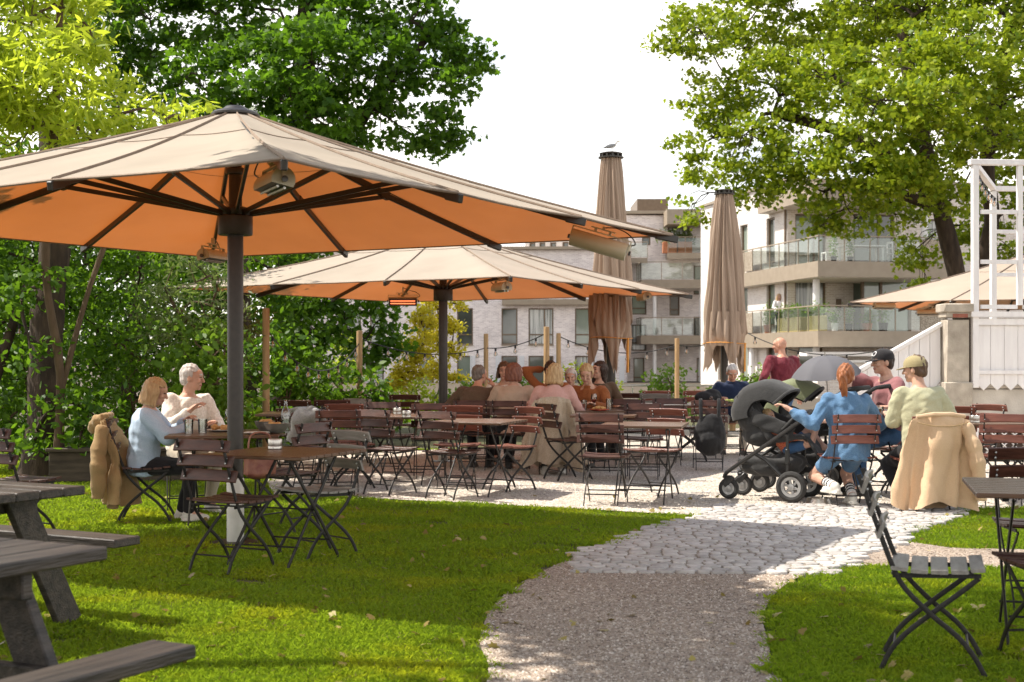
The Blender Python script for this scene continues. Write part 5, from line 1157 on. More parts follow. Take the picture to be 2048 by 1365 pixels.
def person(label, loc, face, top, bottom, hair=('short', H_brown), lean=.1, turn=0., nod=.0, hands=None, feet=None, hip=.545, stand=False, skin=SKIN, sleeve=1.0, shoes=None, hem=.06, scale=1.0, cap=None, side=0., build=1.0,
           shorts=False, sockm=None, collar=False, knit=None, group=None, twist=0., loose=1.0, elbow=None, seed=1, head_tilt=0., legs=True):
    root = thing('person', label, 'person', loc, R(face - 90), group); root.scale = (scale,) * 3
    hp = Vector((0, 0, hip)); Rt = Matrix.Rotation(twist, 3, 'Z') @ RY(side) @ RX(-lean)
    def T(x, y, z): return hp + Rt @ Vector((x, y, z))
    bs = build; nb = T(0, -.015, .52); shl = [T(s * .175 * bs, 0, .455) for s in (-1, 1)]
    Rh = Matrix.Rotation(turn, 3, 'Z') @ RY(head_tilt) @ RX(-nod)
    hc = nb + Vector((0, 0, .0)) + (Rt @ Vector((0, .025, .07))) + Rh @ Vector((0, .02, .085))
    def HD(x, y, z): return hc + Rh @ Vector((x, y, z))
    # joints
    hands = hands or [(-.17, .36, hip + .22), (.17, .36, hip + .22)]
    feet = feet or ([(-.1, .34, .07), (.1, .36, .07)] if not stand else [(-.09, 0, .07), (.1, .04, .07)])
    arms = []
    for i, s in enumerate((-1, 1)):
        h_ = elbow[i] if elbow else (s * .7, -.5, -.8); e, w = ik(shl[i], hands[i], .285, .255, h_); arms.append((shl[i], e, w))
    lg = []
    for i, s in enumerate((-1, 1)):
        hj = Vector((s * .085 * bs, 0, hip - .01)); k, a = ik(hj, feet[i], .43, .42, (s * .12, 1, .35)); lg.append((hj, k, a))
    TOR = [(-.10, .130, .105), (0, .158, .118), (.10, .150, .112), (.20, .148, .108), (.30, .165, .115), (.40, .172, .112), (.46, .150, .095), (.50, .085, .075), (.535, .056, .06)]
    def torso(mb, inf, z0=-.1, z1=.54, wob=0):
        rows = []
        for z, rx, ry in TOR:
            if z < z0 - .01 or z > z1: continue
            k = inf if z < .45 else inf * .7
            rows.append([T((rx * bs + k) * cos(a), (ry * bs + k) * sin(a) - .02 * (.3 - abs(z - .3)), z) for a in np.linspace(0, 2 * pi, 18, endpoint=False)])
        n0 = mb.n; mb.grid(rows, loop=True); m = len(rows); mb.f += [tuple(n0 + j for j in range(18))[::-1], tuple(n0 + (m - 1) * 18 + j for j in range(18))]; mb.m += [0, 0]
    b = MB(); torso(b, 0)
    # head
    b.ell(HD(0, -.012, .022), (.074, .094, .098), Rh); b.ell(HD(0, .022, -.045), (.058, .066, .066), Rh); b.ell(HD(0, .066, -.085), (.026, .022, .022), Rh); b.ell(HD(0, .05, .03), (.062, .045, .06), Rh)
    b.cap(HD(0, .092, .018), HD(0, .108, -.022), .007, .014, 8); b.ell(HD(0, .084, -.056), (.026, .012, .011), Rh, 8, 6)
    for s in (-1, 1):
        b.ell(HD(s * .076, -.012, -.008), (.011, .02, .032), Rh, 8, 6); b.ell(HD(s * .04, .066, -.02), (.024, .022, .02), Rh, 8, 6); b.cap(HD(s * .014, .088, .038), HD(s * .05, .074, .036), .009, .008, 6)
    b.cap(T(0, -.02, .47), HD(0, -.015, -.05), .058, .053)
    # arms and hands
    for i, s in enumerate((-1, 1)):
        sh, e, w = arms[i]; b.cap(T(s * .10 * bs, 0, .45), sh, .055, .052); b.cap(sh, e, .050 * bs, .040); b.cap(e, w, .040, .027)
        d = (w - e).normalized(); up = Vector((0, 0, 1)) - d * d.z
        if up.length < .2: up = Vector((0, 1, 0)) - d * d.y
        up.normalize(); sd = d.cross(up) ; pm = w + d * .055
        Rm = Matrix((sd, d, up)).transposed(); b.ell(pm, (.042, .055, .017), Rm, 10, 7); b.cap(w - d * .02, pm, .025, .024, 8)
        for k, (ox, L) in enumerate(((-.030, .062), (-.010, .074), (.011, .070), (.030, .055))):
            p0 = pm + d * .040 + sd * ox; p1 = p0 + d * L * .55 - up * .012; p2 = p1 + d * L * .30 - up * (.024 + .006 * k); b.cap(p0, p1, .0095, .009, 6); b.cap(p1, p2, .009, .0075, 6)
        th = -s; p0 = pm - d * .02 + sd * (s * -.032) ; p1 = p0 + d * .03 + sd * (-s * .028) - up * .012; b.cap(p0, p1, .013, .011, 6); b.cap(p1, p1 + d * .03 + sd * (-s * .004) - up * .008, .011, .009, 6)
    for hj, k, a in lg:
        b.cap(hj, k, .085 * bs, .056); b.cap(k, a, .056, .038); b.cap(k.lerp(a, .12), k.lerp(a, .5), .05, .05)
        f = Vector((k.x - hj.x, k.y - hj.y, 0)); f = f.normalized() if f.length > .05 else Vector((0, 1, 0)); f = (f + Vector((0, .6, 0))).normalized(); b.cap(a, a + f * .14 - Vector((0, 0, .03)), .036, .028)
    me = remesh(b, .0075, 3); me.materials.append(skin); me.materials.append(LIP); me.materials.append(EYE); me.materials.append(hair[1])
    c = coords(me); npoly = len(me.polygons); ce = np.empty(npoly * 3, np.float32); me.polygons.foreach_get('center', ce); ce = ce.reshape(-1, 3); mi = np.zeros(npoly, np.int32)
    lp = (np.linalg.inv(np.array(Rh)) @ (ce - np.array(hc)).T).T
    mi[((lp[:, 0] / .027) ** 2 + ((lp[:, 2] + .057) / .010) ** 2 < 1) & (lp[:, 1] > .07)] = 1
    for s in (-1, 1):
        mi[((lp[:, 0] - s * .031) / .014) ** 2 + ((lp[:, 2] - .016) / .006) ** 2 < 1] = np.where(lp[((lp[:, 0] - s * .031) / .014) ** 2 + ((lp[:, 2] - .016) / .006) ** 2 < 1][:, 1] > .05, 2, 0)
        sel = (((lp[:, 0] - s * .033) / .022) ** 2 + ((lp[:, 2] - .040) / .006) ** 2 < 1) & (lp[:, 1] > .05); mi[sel] = 3
    me.polygons.foreach_set('material_index', mi); obj('body', me, root)
    # clothes
    if top:
        s_ = MB(); torso(s_, .017 * loose, -hem, .505)
        if hem > .1:
            rows = []
            for t in (0, .5, 1): rows.append([T((.165 * bs + .02 * loose) * cos(a), (.125 * bs + .022 * loose) * sin(a), .04 - t * hem) for a in np.linspace(0, 2 * pi, 18, endpoint=False)])
            n0 = s_.n; s_.grid(rows, loop=True); s_.f += [tuple(n0 + j for j in range(18)), tuple(n0 + 36 + j for j in range(18))]; s_.m += [0, 0]
        for i, s in enumerate((-1, 1)):
            sh, e, w = arms[i]; s_.cap(T(s * .08 * bs, 0, .44), sh, .066 * (1 + .12 * (loose - 1)), .064 + .008 * loose)
            if sleeve >= 1: s_.cap(sh, e, .056 * bs + .012 * loose, .046 + .012 * loose); s_.cap(e, e.lerp(w, .9), .047 + .012 * loose, .034 + .007 * loose)
            else: s_.cap(sh, sh.lerp(e, sleeve), .058 * bs + .012 * loose, .055 + .014 * loose)
        if collar: s_.tube([T(.068 * cos(a), .066 * sin(a) - .01, .515 + .012 * sin(a + .4)) for a in np.linspace(0, 2 * pi, 15)], .020, 6)
        me = remesh(s_, .011, 5, 'shirt'); crease(me, .0042 * loose, 26, seed); me.materials.append(top); obj('top', me, root)
    if bottom:
        t_ = MB(); t_.ell(hp + Vector((0, 0, -.005)), (.165 * bs, .125 * bs, .115)); 
        for hj, k, a in lg:
            if shorts: t_.cap(hj, hj.lerp(k, .62), .098 * bs, .083)
            else: t_.cap(hj, k, .096 * bs, .069); t_.cap(k, k.lerp(a, .93), .068, .054)
        me = remesh(t_, .012, 4, 'trousers'); crease(me, .0035, 24, seed + 7); me.materials.append(bottom); obj('shorts' if shorts else 'trousers', me, root)
    for i, (hj, k, a) in enumerate(lg):
        f = Vector((k.x - hj.x, k.y - hj.y, 0)); f = f.normalized() if f.length > .05 else Vector((0, 1, 0)); f = (f + Vector((0, .6, 0))).normalized(); sd = Vector((f.y, -f.x, 0)); Rf = Matrix((sd, f, Vector((0, 0, 1)))).transposed()
        s_ = MB(); c0 = a + f * .055 + Vector((0, 0, -.033)); s_.ell(c0, (.047, .135, .04), Rf); s_.ell(a + f * -.005 + Vector((0, 0, -.01)), (.045, .058, .055), Rf); s_.box(c0 + Vector((0, 0, -.026)), (.086, .25, .022), Rf, .008)
        me = remesh(s_, .009, 2, 'shoe'); me.materials.append(shoes or M_shoe); obj('shoe', me, root)
        if sockm:
            s_ = MB(); d = (k - a).normalized()
            for q_ in range(7): s_.tube([a + d * (.03 + .022 * q_), a + d * (.05 + .022 * q_)], .046, 12, mi=1 if q_ in (2, 4, 6) else 0)
            s_.build('sock', [M_sockw, M_sockb], root)
    # hair
    st, hm = hair
    if st != 'bald':
        h = MB()
        if st in ('short', 'crop'):
            g_ = .008 if st == 'crop' else .018; h.ell(HD(0, -.024, .034), (.074 + g_, .092 + g_, .094 + g_), Rh); h.ell(HD(0, -.055, -.02), (.062 + g_, .05 + g_, .06), Rh)
        if st in ('bob', 'bob_short'):
            L = .10 if st == 'bob' else .04
            h.ell(HD(0, -.022, .036), (.094, .112, .104), Rh)
            for a in np.linspace(R(150), R(390), 11): h.cap(HD(.078 * cos(a + pi * 0), -.02 + .085 * sin(a), .03), HD(.088 * cos(a), -.02 + .092 * sin(a), -.05 - L * .6), .030, .026, 7)
        if st == 'pony':
            h.ell(HD(0, -.026, .034), (.083, .102, .102), Rh); h.ell(HD(0, -.05, -.02), (.07, .06, .055), Rh)
            h.ell(HD(0, -.125, .04), (.026, .026, .026), Rh); pts = [HD(0, -.125, .045), HD(0, -.175, .03), HD(0, -.185, -.06), HD(.01, -.16, -.16), HD(.015, -.14, -.235)]
            pts = smooth_path(pts, 4); h.tube(pts, [.022 + .020 * sin(pi * min(1, i / (len(pts) - 1) * 1.15)) for i in range(len(pts))], 9)
        if st == 'long':
            h.ell(HD(0, -.022, .036), (.092, .11, .104), Rh)
            for a in np.linspace(R(160), R(380), 10): h.cap(HD(.078 * cos(a), -.02 + .085 * sin(a), .02), T(.11 * cos(a), -.05 + .09 * sin(a), .38), .034, .03, 7)
        # keep the face clear
        me = remesh(h, .008, 2, 'hair'); c = coords(me); Mi = np.linalg.inv(np.array(Rh)); lp = (Mi @ (c - np.array(hc)).T).T
        face_ = (lp[:, 1] > .02) & (lp[:, 2] < .062) & (np.abs(lp[:, 0]) < .078) | ((lp[:, 1] > .01) & (lp[:, 2] < .03) & (np.abs(lp[:, 0]) < .07))
        lp[face_, 1] = np.minimum(lp[face_, 1], .0); n = .006 * np.sin(lp[:, 0] * 150 + 3 * np.sin(lp[:, 2] * 30)) + .004 * np.sin(lp[:, 1] * 170 + lp[:, 2] * 40)
        lp *= (1 + n / .1 * .45)[:, None]
        me.vertices.foreach_set('co', ((np.array(Rh) @ lp.T).T + np.array(hc)).astype(np.float32).ravel()); me.update(); me.materials.append(hm); obj('hair', me, root)
        if st == 'pony': q = MB(); q.ell(HD(0, -.128, .045), (.028, .014, .028), Rh, 10, 6); q.build('hair_tie', H_dark, root)
    if cap:
        cm, up_ = cap; q = MB(); rows = []
        for j in range(8):
            a = j / 7 * pi / 2; rows.append([HD((.086 + .004) * cos(a) * cos(t), -.012 + .108 * cos(a) * sin(t), .045 + .088 * sin(a) ** .9) for t in np.linspace(0, 2 * pi, 24, endpoint=False)])
        q.grid(rows, loop=True); q.grid([[p + Rh @ Vector((0, 0, -.02)) for p in rows[0]], rows[0]], loop=True)
        br = []
        for t in np.linspace(R(20), R(160), 13):
            w_ = sin((t - R(20)) / R(140) * pi) ** .6; p0 = HD(.088 * cos(t), -.012 + .105 * sin(t), .034); p1 = HD(.088 * cos(t) * (1 - .1 * w_), -.012 + .105 * sin(t) + .075 * w_, .034 - .016 * w_ + .012 * abs(cos(t)) * 0); br.append((p0, p1))
        q2 = MB(); q2.grid([[a for a, b_x in br], [b_x for a, b_x in br], [b_x - Rh @ Vector((0, 0, .006)) for a, b_x in br], [a - Rh @ Vector((0, 0, .006)) for a, b_x in br]])
        co = q.build('cap', cm, root, 'all'); q2.build('brim', cm, co, 'all'); q = MB(); q.ell(HD(0, -.012, .134), .009, None, 8, 5); q.build('button', cm, co)
        if up_:
            q = MB()
            for t0, t1, r_ in ((50, 310, .020), (200, 420, .016)):
                cx = -.016 if t0 == 50 else .016; pts = []
                for t in np.linspace(R(t0), R(t1), 12):
                    x, z = cx + r_ * cos(t), .085 + r_ * sin(t); rr_ = max(0, 1 - (x / .09) ** 2 - ((z - .045) / .09) ** 2) ** .5; pts.append(HD(x, -.012 + .108 * rr_ + .003, z))
                q.tube(pts, .0045, 5)
            q.build('cap_emblem', M_white, co)
    return root, HD, T, arms
M_shoe = mat('dark_shoe', (.02, .018, .016), (.045, .04, .035), .5, 12); M_shoew = mat('white_shoe', (.58, .55, .50), (.70, .68, .63), .6, 12); M_sockw = mat('white_sock', (.7, .68, .66), (.78, .76, .74), .9, 50); M_sockb = mat('black_sock_band', (.02, .02, .02), (.03, .03, .03), .9, 50)
C_blue = clothmat('pale_blue_knit', (.36, .50, .66), (.50, .62, .76), 160); C_cream = clothmat('cream_knit', (.66, .61, .54), (.84, .80, .73), 55, .7); C_black = clothmat('black_trousers', (.012, .012, .014), (.025, .025, .028))
C_beige = clothmat('beige_wool', (.40, .29, .21), (.50, .37, .28), 180); C_brown = clothmat('brown_wool', (.085, .055, .035), (.13, .085, .055), 200); C_pink = clothmat('dusty_pink', (.52, .29, .25), (.62, .37, .32), 200); C_navy = clothmat('navy_wool', (.012, .020, .05), (.022, .034, .075), 220)
C_rust = clothmat('rust_corduroy', (.24, .075, .025), (.34, .115, .04), 150); C_burg = clothmat('burgundy_check', (.12, .018, .028), (.20, .035, .05), 90); C_denim = clothmat('denim', (.065, .15, .28), (.14, .25, .40), 240, .55, 14); C_jean = clothmat('blue_jeans', (.03, .075, .17), (.06, .13, .26), 240)
C_mauve = clothmat('mauve_cotton', (.25, .105, .11), (.31, .135, .14), 260); C_sage = clothmat('sage_cotton', (.40, .39, .25), (.50, .49, .33), 260, .5); C_khaki = clothmat('khaki_cap', (.30, .25, .13), (.38, .32, .18), 300, .1); C_capb = clothmat('black_cap', (.018, .016, .018), (.03, .028, .03), 300, .1)
C_tan = clothmat('tan_canvas', (.28, .19, .09), (.38, .26, .13), 260, .5); C_camel = clothmat('camel_cotton', (.58, .40, .25), (.68, .48, .31), 260, .5, 7); C_stone = clothmat('stone_trousers', (.36, .31, .24), (.45, .39, .31)); C_cardi = clothmat('long_cardigan', (.42, .33, .24), (.54, .43, .32), 90, .5); C_white = clothmat('white_cotton', (.66, .64, .66), (.76, .74, .76)); C_greyb = clothmat('grey_blanket', (.25, .25, .25), (.36, .36, .36), 140)
cM.location = (-2.98, 12.62, .006); cBr.location = (-.47, 17.1, .006); cBe.location = (-.0, 16.9, .006); cRu.location = (1.03, 17.75, .006); cO.location = (3.2, 20.1, .006); cMv.location = (3.92, 14.15, .006)
def at_chair(x, y, face, back=-.07): a = R(face); return (x + cos(a) * back, y + sin(a) * back, .0)
GP = 'guests sitting at the beer garden tables'
person('woman in a pale blue sweater with blond hair, leaning over the table at the left', at_chair(-3.14, 11.78, 8, -.02), 8, C_blue, C_black, ('bob', H_blond), scale=.93, hip=.52, lean=.10, nod=.3, turn=-.1, hands=[(-.10, .36, .90), (.02, .38, .88)], feet=[(-.06, .34, .07), (.12, .42, .07)], shoes=M_shoew, loose=1.7, elbow=[(-.6, .1, -.9), (.6, .1, -.9)], hem=.1, group=GP, seed=3)
person('grey-haired woman in a cream knitted sweater with one hand raised over her plate', at_chair(-2.98, 12.62, 305), 305, C_cream, C_stone, ('crop', H_grey), lean=.16, turn=.95, nod=.1, hands=[(-.14, .36, .80), (.10, .36, .92)], shoes=M_shoew, loose=1.4, group=GP, seed=4)
person('man in a dark brown sweater, back to us, hand at his chin', at_chair(-.47, 17.1, 78, -.0), 78, C_brown, C_black, ('crop', H_sal), lean=.38, turn=-.55, nod=.05, hands=[(-.22, .38, .80), (.16, .42, 1.02)], elbow=[(-.8, 0, -.8), (.6, .3, -1)], build=1.12, loose=1.3, group=GP, seed=5, skin=SKIN2)
person('woman in a beige sweater with auburn hair looking to the right, back to us', at_chair(0, 16.9, 80, -.03), 80, C_beige, C_black, ('bob_short', H_auburn), lean=.26, turn=-.8, hands=[(-.2, .36, .8), (.22, .34, .8)], build=1.08, loose=1.5, group=GP, seed=6)
person('person with brown hair mostly hidden behind the woman in beige', (-.10, 18.75, 0), 268, C_cream, C_black, ('bob_short', H_brown), lean=.15, nod=.1, group=GP, seed=7)
person('person in a brown top with an arm raised behind the dark-haired head', (.52, 18.4, 0), 268, C_rust, C_black, ('short', H_dark), lean=.05, nod=.25, hands=[(-.12, .34, .8), (.10, -.03, 1.24)], elbow=[(-.6, 0, -.8), (1, .15, .35)], group=GP, seed=8)
person('blond woman in a dusty pink sweater, her back to us', at_chair(.50, 16.5, 86, -.02), 86, C_pink, C_black, ('bob', H_blond), lean=.28, nod=.2, turn=-.35, hands=[(-.2, .38, .8), (.2, .38, .8)], feet=[(-.1, -.08, .07), (.1, .0, .07)], shoes=M_shoew, loose=1.5, group=GP, seed=9, collar=True, build=.98)
person('grey-haired person in navy between the pink sweater and the rust jacket', (.83, 18.9, 0), 262, C_navy, C_black, ('short', H_grey), lean=.35, nod=.1, scale=.95, group=GP, seed=10)
person('woman with short blond hair in a rust jacket looking down at the table', at_chair(1.03, 17.75, 250, -.0), 250, C_rust, C_black, ('short', H_blond), lean=.32, nod=.35, turn=.1, hands=[(-.16, .36, .8), (.2, .34, .8)], loose=1.7, build=1.05, collar=True, group=GP, seed=11)
person('dark-haired person hidden behind the rust jacket', (1.20, 19.0, 0), 285, C_brown, C_black, ('long', H_dark), lean=.1, turn=-1.3, group=GP, seed=12)
person('white-haired man in a navy sweater eating alone at the small table', at_chair(3.2, 20.1, 268, -.02), 268, C_navy, C_stone, ('crop', H_grey), lean=.30, nod=.5, hands=[(-.20, .40, .80), (.20, .40, .80)], feet=[(-.13, .40, .07), (.14, .28, .07)], loose=1.3, build=1.1, collar=True, group=GP, seed=13, skin=SKIN2)
person('bald man in a burgundy shirt standing with his back to us', (3.98, 20.2, 0), 112, C_burg, C_jean, ('bald', H_grey), stand=True, hip=.90, lean=.02, turn=.7, nod=.1, hands=[(-.30, .14, .98), (.34, .05, .86)], loose=1.6, build=1.12, hem=.12, group=None, seed=14, skin=SKIN2)
pd_, HDd, Td, armd = person('woman in a blue denim shirt with a red ponytail reaching towards the pushchair', at_chair(3.16, 12.92, 94, -.03), 94, C_denim, C_denim, ('pony', H_red), lean=.14, turn=-.45, hands=[(-.52, .12, .90), (.2, .34, .80)], elbow=[(-.5, -.3, -.9), (.7, -.2, -.8)], feet=[(-.17, -.12, .20), (.03, -.02, .09)], shoes=M_shoew, shorts=True, sockm=True, loose=2.0, hem=.16, collar=True, group=GP, seed=15)
person('man in a black cap and mauve shirt holding up the small grey umbrella', at_chair(3.92, 14.15, 196, -.0), 196, C_mauve, C_jean, ('crop', H_dark), lean=.12, turn=-.1, nod=.06, hands=[(-.18, .38, .82), (.30, .56, 1.20)], elbow=[(-.7, 0, -.7), (.2, -.2, -1)], sleeve=.85, hip=.58, scale=1.08, loose=1.5, build=1.06, cap=(C_capb, True), feet=[(-.12, .40, .07), (.12, .30, .07)], group=GP, seed=16, hem=.1)
person('man in a khaki cap and pale green shirt seen from behind', at_chair(3.78, 12.62, 100, -.0), 100, C_sage, C_black, ('crop', H_brown), lean=.16, turn=.75, nod=.1, hands=[(-.16, .38, .82), (.22, .26, .74)], elbow=[(-.3, -.2, -1), (.45, -.4, -.9)], sleeve=.85, hip=.57, scale=1.04, loose=1.5, build=1.0, cap=(C_khaki, False), hem=.1, feet=[(-.13, .1, .07), (.05, .02, .07)], group=GP, seed=17)
person('woman in a white top standing on the balcony between the windows', (AT(1557, 715, 59.0).x, 59.0, z1_), 285, C_white, C_black, ('long', H_blond), stand=True, hip=.88, lean=.05, hands=[(-.22, .32, 1.02), (.22, .32, 1.02)], seed=18)
# ================================================================ garments hung on chairs
def hung(name, label, cat, x, y, face, m, top_w, bot_w, ztop, zbot, depth, seed, folds=5, split=.0, ragged=.03, group=None, back=-.29):
    """a garment thrown over a chair back: a folded shell that goes round the backrest and hangs below it"""
    q = np.random.default_rng(seed); root = thing(name, label, cat, (x, y, 0), R(face - 90), group); rows = []; N = 72; NZ = 18; ph = q.random(8) * 6
    for j in range(NZ + 1):
        t = j / NZ; w = top_w + (bot_w - top_w) * t ** .8; row = []
        for i in range(N):
            a = 2 * pi * i / N; ca, sa = cos(a), sin(a); sx_ = math.copysign(abs(ca) ** .7, ca); sy = math.copysign(abs(sa) ** .8, sa)
            fo = (.016 + .065 * t) * sin(folds * a + ph[0] + 2.2 * t) + (.010 + .034 * t) * sin((folds * 2 + 1) * a + ph[1] + 3 * t) + .008 * sin(9 * t + 3 * a + ph[2])
            lean_ = back - (ztop - .86) * .35 + .10 * (1 - min(1, (ztop - (ztop + (zbot - ztop) * t)) / .35)) * 0
            zz = ztop + (zbot - ztop) * t + (.04 * (abs(ca) ** 2) * -1 * (1 - t)) + ragged * t * sin(3 * a + ph[3]) + ragged * .5 * t * sin(7 * a + ph[4])
            yy = back + (.86 - min(zz, .86)) * .30 * (1 if zz > .5 else 1) ; yy = back + min(.10, (.86 - zz) * .30)
            row.append(((w / 2 + fo * .6) * sx_, yy - .02 + (depth * (.35 + .65 * min(1, t * 3)) + fo) * sy, zz))
        rows.append(row)
    rows.insert(0, [(p[0] * .93, back + (p[1] - back) * .4, p[2] + .014) for p in rows[0]])
    mb = MB(); mb.grid(rows, loop=True); mb.f.append(tuple(range(N))); mb.m.append(0); me = mb.mesh('cloth', m, 'all'); crease(me, .0085, 17, seed + 2); crease(me, .004, 38, seed); obj('cloth', me, root); return root
def sleeve_part(root, pts, r, m, name='sleeve'):
    b = MB(); P = smooth_path(pts, 5); k = len(P); b.tube(P, [r * (.8 + .25 * sin(pi * i / k) + .10 * sin(i * 1.7)) for i in range(k)], 12); me = remesh(b, .012, 3, name); crease(me, .004, 30, 3); me.materials.append(m); obj(name, me, root)
j1 = hung('coat', 'hooded tan canvas coat hanging over the chair back of the woman in pale blue', 'coat', -3.14, 11.78, 8, C_tan, .40, .48, .90, .16, .075, 4, 4, back=-.32)
sleeve_part(j1, [(.19, -.33, .82), (.25, -.36, .62), (.27, -.36, .42), (.24, -.37, .22)], .062, C_tan); sleeve_part(j1, [(-.19, -.33, .82), (-.25, -.36, .6), (-.25, -.36, .4), (-.22, -.35, .12)], .062, C_tan)
b = MB(); b.tube(smooth_path([(-.15, -.33, .885), (-.11, -.40, .85), (0, -.44, .79), (.11, -.40, .85), (.15, -.33, .885)], 3), .05, 10); b.ell((0, -.41, .83), (.12, .05, .07)); b.tube([(-.16, -.31, .90), (0, -.29, .91), (.16, -.31, .90)], .026, 8); me = remesh(b, .01, 3, 'hood'); crease(me, .005, 34, 8); me.materials.append(C_tan); obj('hood', me, j1)
b = MB()
for k in range(6): b.ell((-.05, -.435 + .02 * k * .3, .78 - .1 * k), (.009, .004, .009), None, 8, 5)
b = MB(); b.bar((.03, -.415, .8), (.03, -.375, .2), .02, .012, (0, 1, 0)); b.build('zip', M_iron, j1)
j2 = hung('jacket', 'big beige jacket spread over the chair back of the man in the khaki cap', 'jacket', 3.78, 12.62, 98, C_camel, .54, .66, .87, .06, .10, 11, 4, ragged=.035, back=-.33)
sleeve_part(j2, [(.24, -.36, .80), (.29, -.42, .60), (.32, -.44, .38), (.35, -.42, .12)], .068, C_camel)
b = MB()
b.tube(smooth_path([(-.24, -.40, .82), (-.10, -.44, .79), (.10, -.44, .79), (.24, -.40, .82)], 5), .0045, 5); b.build('yoke_seam', C_tan, j2)
b = MB(); b.tube([(-.23, -.36, .87), (-.08, -.39, .89), (.08, -.39, .89), (.23, -.36, .87)], [.016, .022, .022, .016], 8); b.build('collar', C_camel, j2)
hung('cardigan', 'long ribbed beige cardigan trailing over the chair back behind the pink sweater', 'cardigan', .50, 16.5, 86, C_cardi, .42, .74, .92, .12, .09, 21, 7, ragged=.05, back=-.31)
hung('blanket', 'grey blanket folded over a dark chair back left of the gravel', 'blanket', -2.05, 14.2, 80, C_greyb, .40, .40, .885, .55, .035, 31, 3, ragged=.015, back=-.29)
C_bag = clothmat('black_nylon', (.012, .012, .013), (.028, .028, .03), 200, .5)
def soft(name, label, cat, loc, rz, parts, m, vox=.012, amp=.004, seed=1, child='shell'):
    root = thing(name, label, cat, loc, rz); b = MB()
    for f, *a in parts: getattr(b, f)(*a)
    me = remesh(b, vox, 4, child); crease(me, amp, 30, seed); me.materials.append(m); obj(child, me, root); return root
bk = soft('backpack', 'black backpack hanging on the chair beside the table of the man in navy', 'backpack', (2.45, 17.1, 0), R(-6), [('ell', (0, -.35, .46), (.20, .11, .24)), ('ell', (0, -.36, .34), (.19, .12, .14)), ('ell', (0, -.43, .38), (.13, .07, .12)), ('ell', (.03, -.34, .64), (.13, .08, .07))], C_bag, seed=3)
for s in (-1, 1):
    m = MB(); m.tube(smooth_path([(s * .10, -.28, .62), (s * .11, -.25, .80), (s * .11, -.31, .885), (s * .11, -.36, .80), (s * .1, -.40, .6)], 4), .014, 6, flat=1.6); m.build('strap', C_bag, bk)
soft('bag', 'small black bag lying on the table left of the man in navy', 'bag', (2.72, 19.0, .755), .2, [('ell', (0, 0, .09), (.20, .12, .09)), ('ell', (.05, 0, .14), (.12, .09, .07))], C_bag, seed=5)
C_leather = mat('striped_leather', (.20, .06, .05), (.34, .16, .10), .5, 14, .3)
hb = soft('handbag', 'small red-brown handbag hanging beside the dark chair at the women\'s table', 'handbag', (-2.02, 11.0, .44), .5, [('box', (0, 0, .12), (.24, .10, .20)), ('ell', (0, 0, .03), (.13, .06, .05))], C_leather, seed=6)
m = MB(); m.tube(smooth_path([(-.1, 0, .2), (-.07, 0, .34), (.07, 0, .34), (.1, 0, .2)], 4), .008, 6); m.build('handle', C_leather, hb)

# ================================================================ things on the tables
M_clear = glassmat('clear_glass', (.95, .97, .96), 0, .10); M_beer = mat('amber_beer', (.40, .10, .015), (.55, .17, .03), .15, 10); M_foam = mat('beer_foam', (.75, .68, .55), (.85, .8, .7), .9, 60); M_wine = mat('white_wine', (.60, .42, .10), (.7, .5, .16), .1, 10); M_juice = mat('orange_juice', (.70, .32, .04), (.8, .4, .06), .3, 8)
M_ceram = mat('dark_stoneware', (.10, .10, .085), (.19, .18, .16), .4, 14); M_plate = mat('pale_plate', (.62, .60, .56), (.7, .68, .64), .3, 6); M_food = mat('golden_food', (.45, .22, .06), (.65, .42, .16), .7, 40, .8); M_salad = mat('salad', (.12, .22, .03), (.38, .36, .08), .6, 60, 1.0); M_red = mat('red_food_tray', (.42, .05, .03), (.55, .09, .05), .5, 10); M_paper = mat('white_paper', (.72, .72, .72), (.8, .8, .8), .8, 10); M_ice = mat('red_iced_drink', (.35, .05, .03), (.5, .10, .05), .1, 14)
TZ = .757
def tin(label, x, y, z=TZ):
    root = thing('steel_tin', label, 'tin', (x, y, z), 0, 'small steel tins on the tables'); m = MB(); m.lathe([(.046, 0), (.05, .004), (.05, .018), (.0485, .021), (.05, .024), (.05, .066), (.047, .07), (.044, .066), (.044, .01)], (0, 0, 0), 18); m.build('can', M_steel, root); q = MB(); q.lathe([(.043, .03), (0, .032)], (0, 0, 0), 14); q.build('filling', M_iron, root); return root
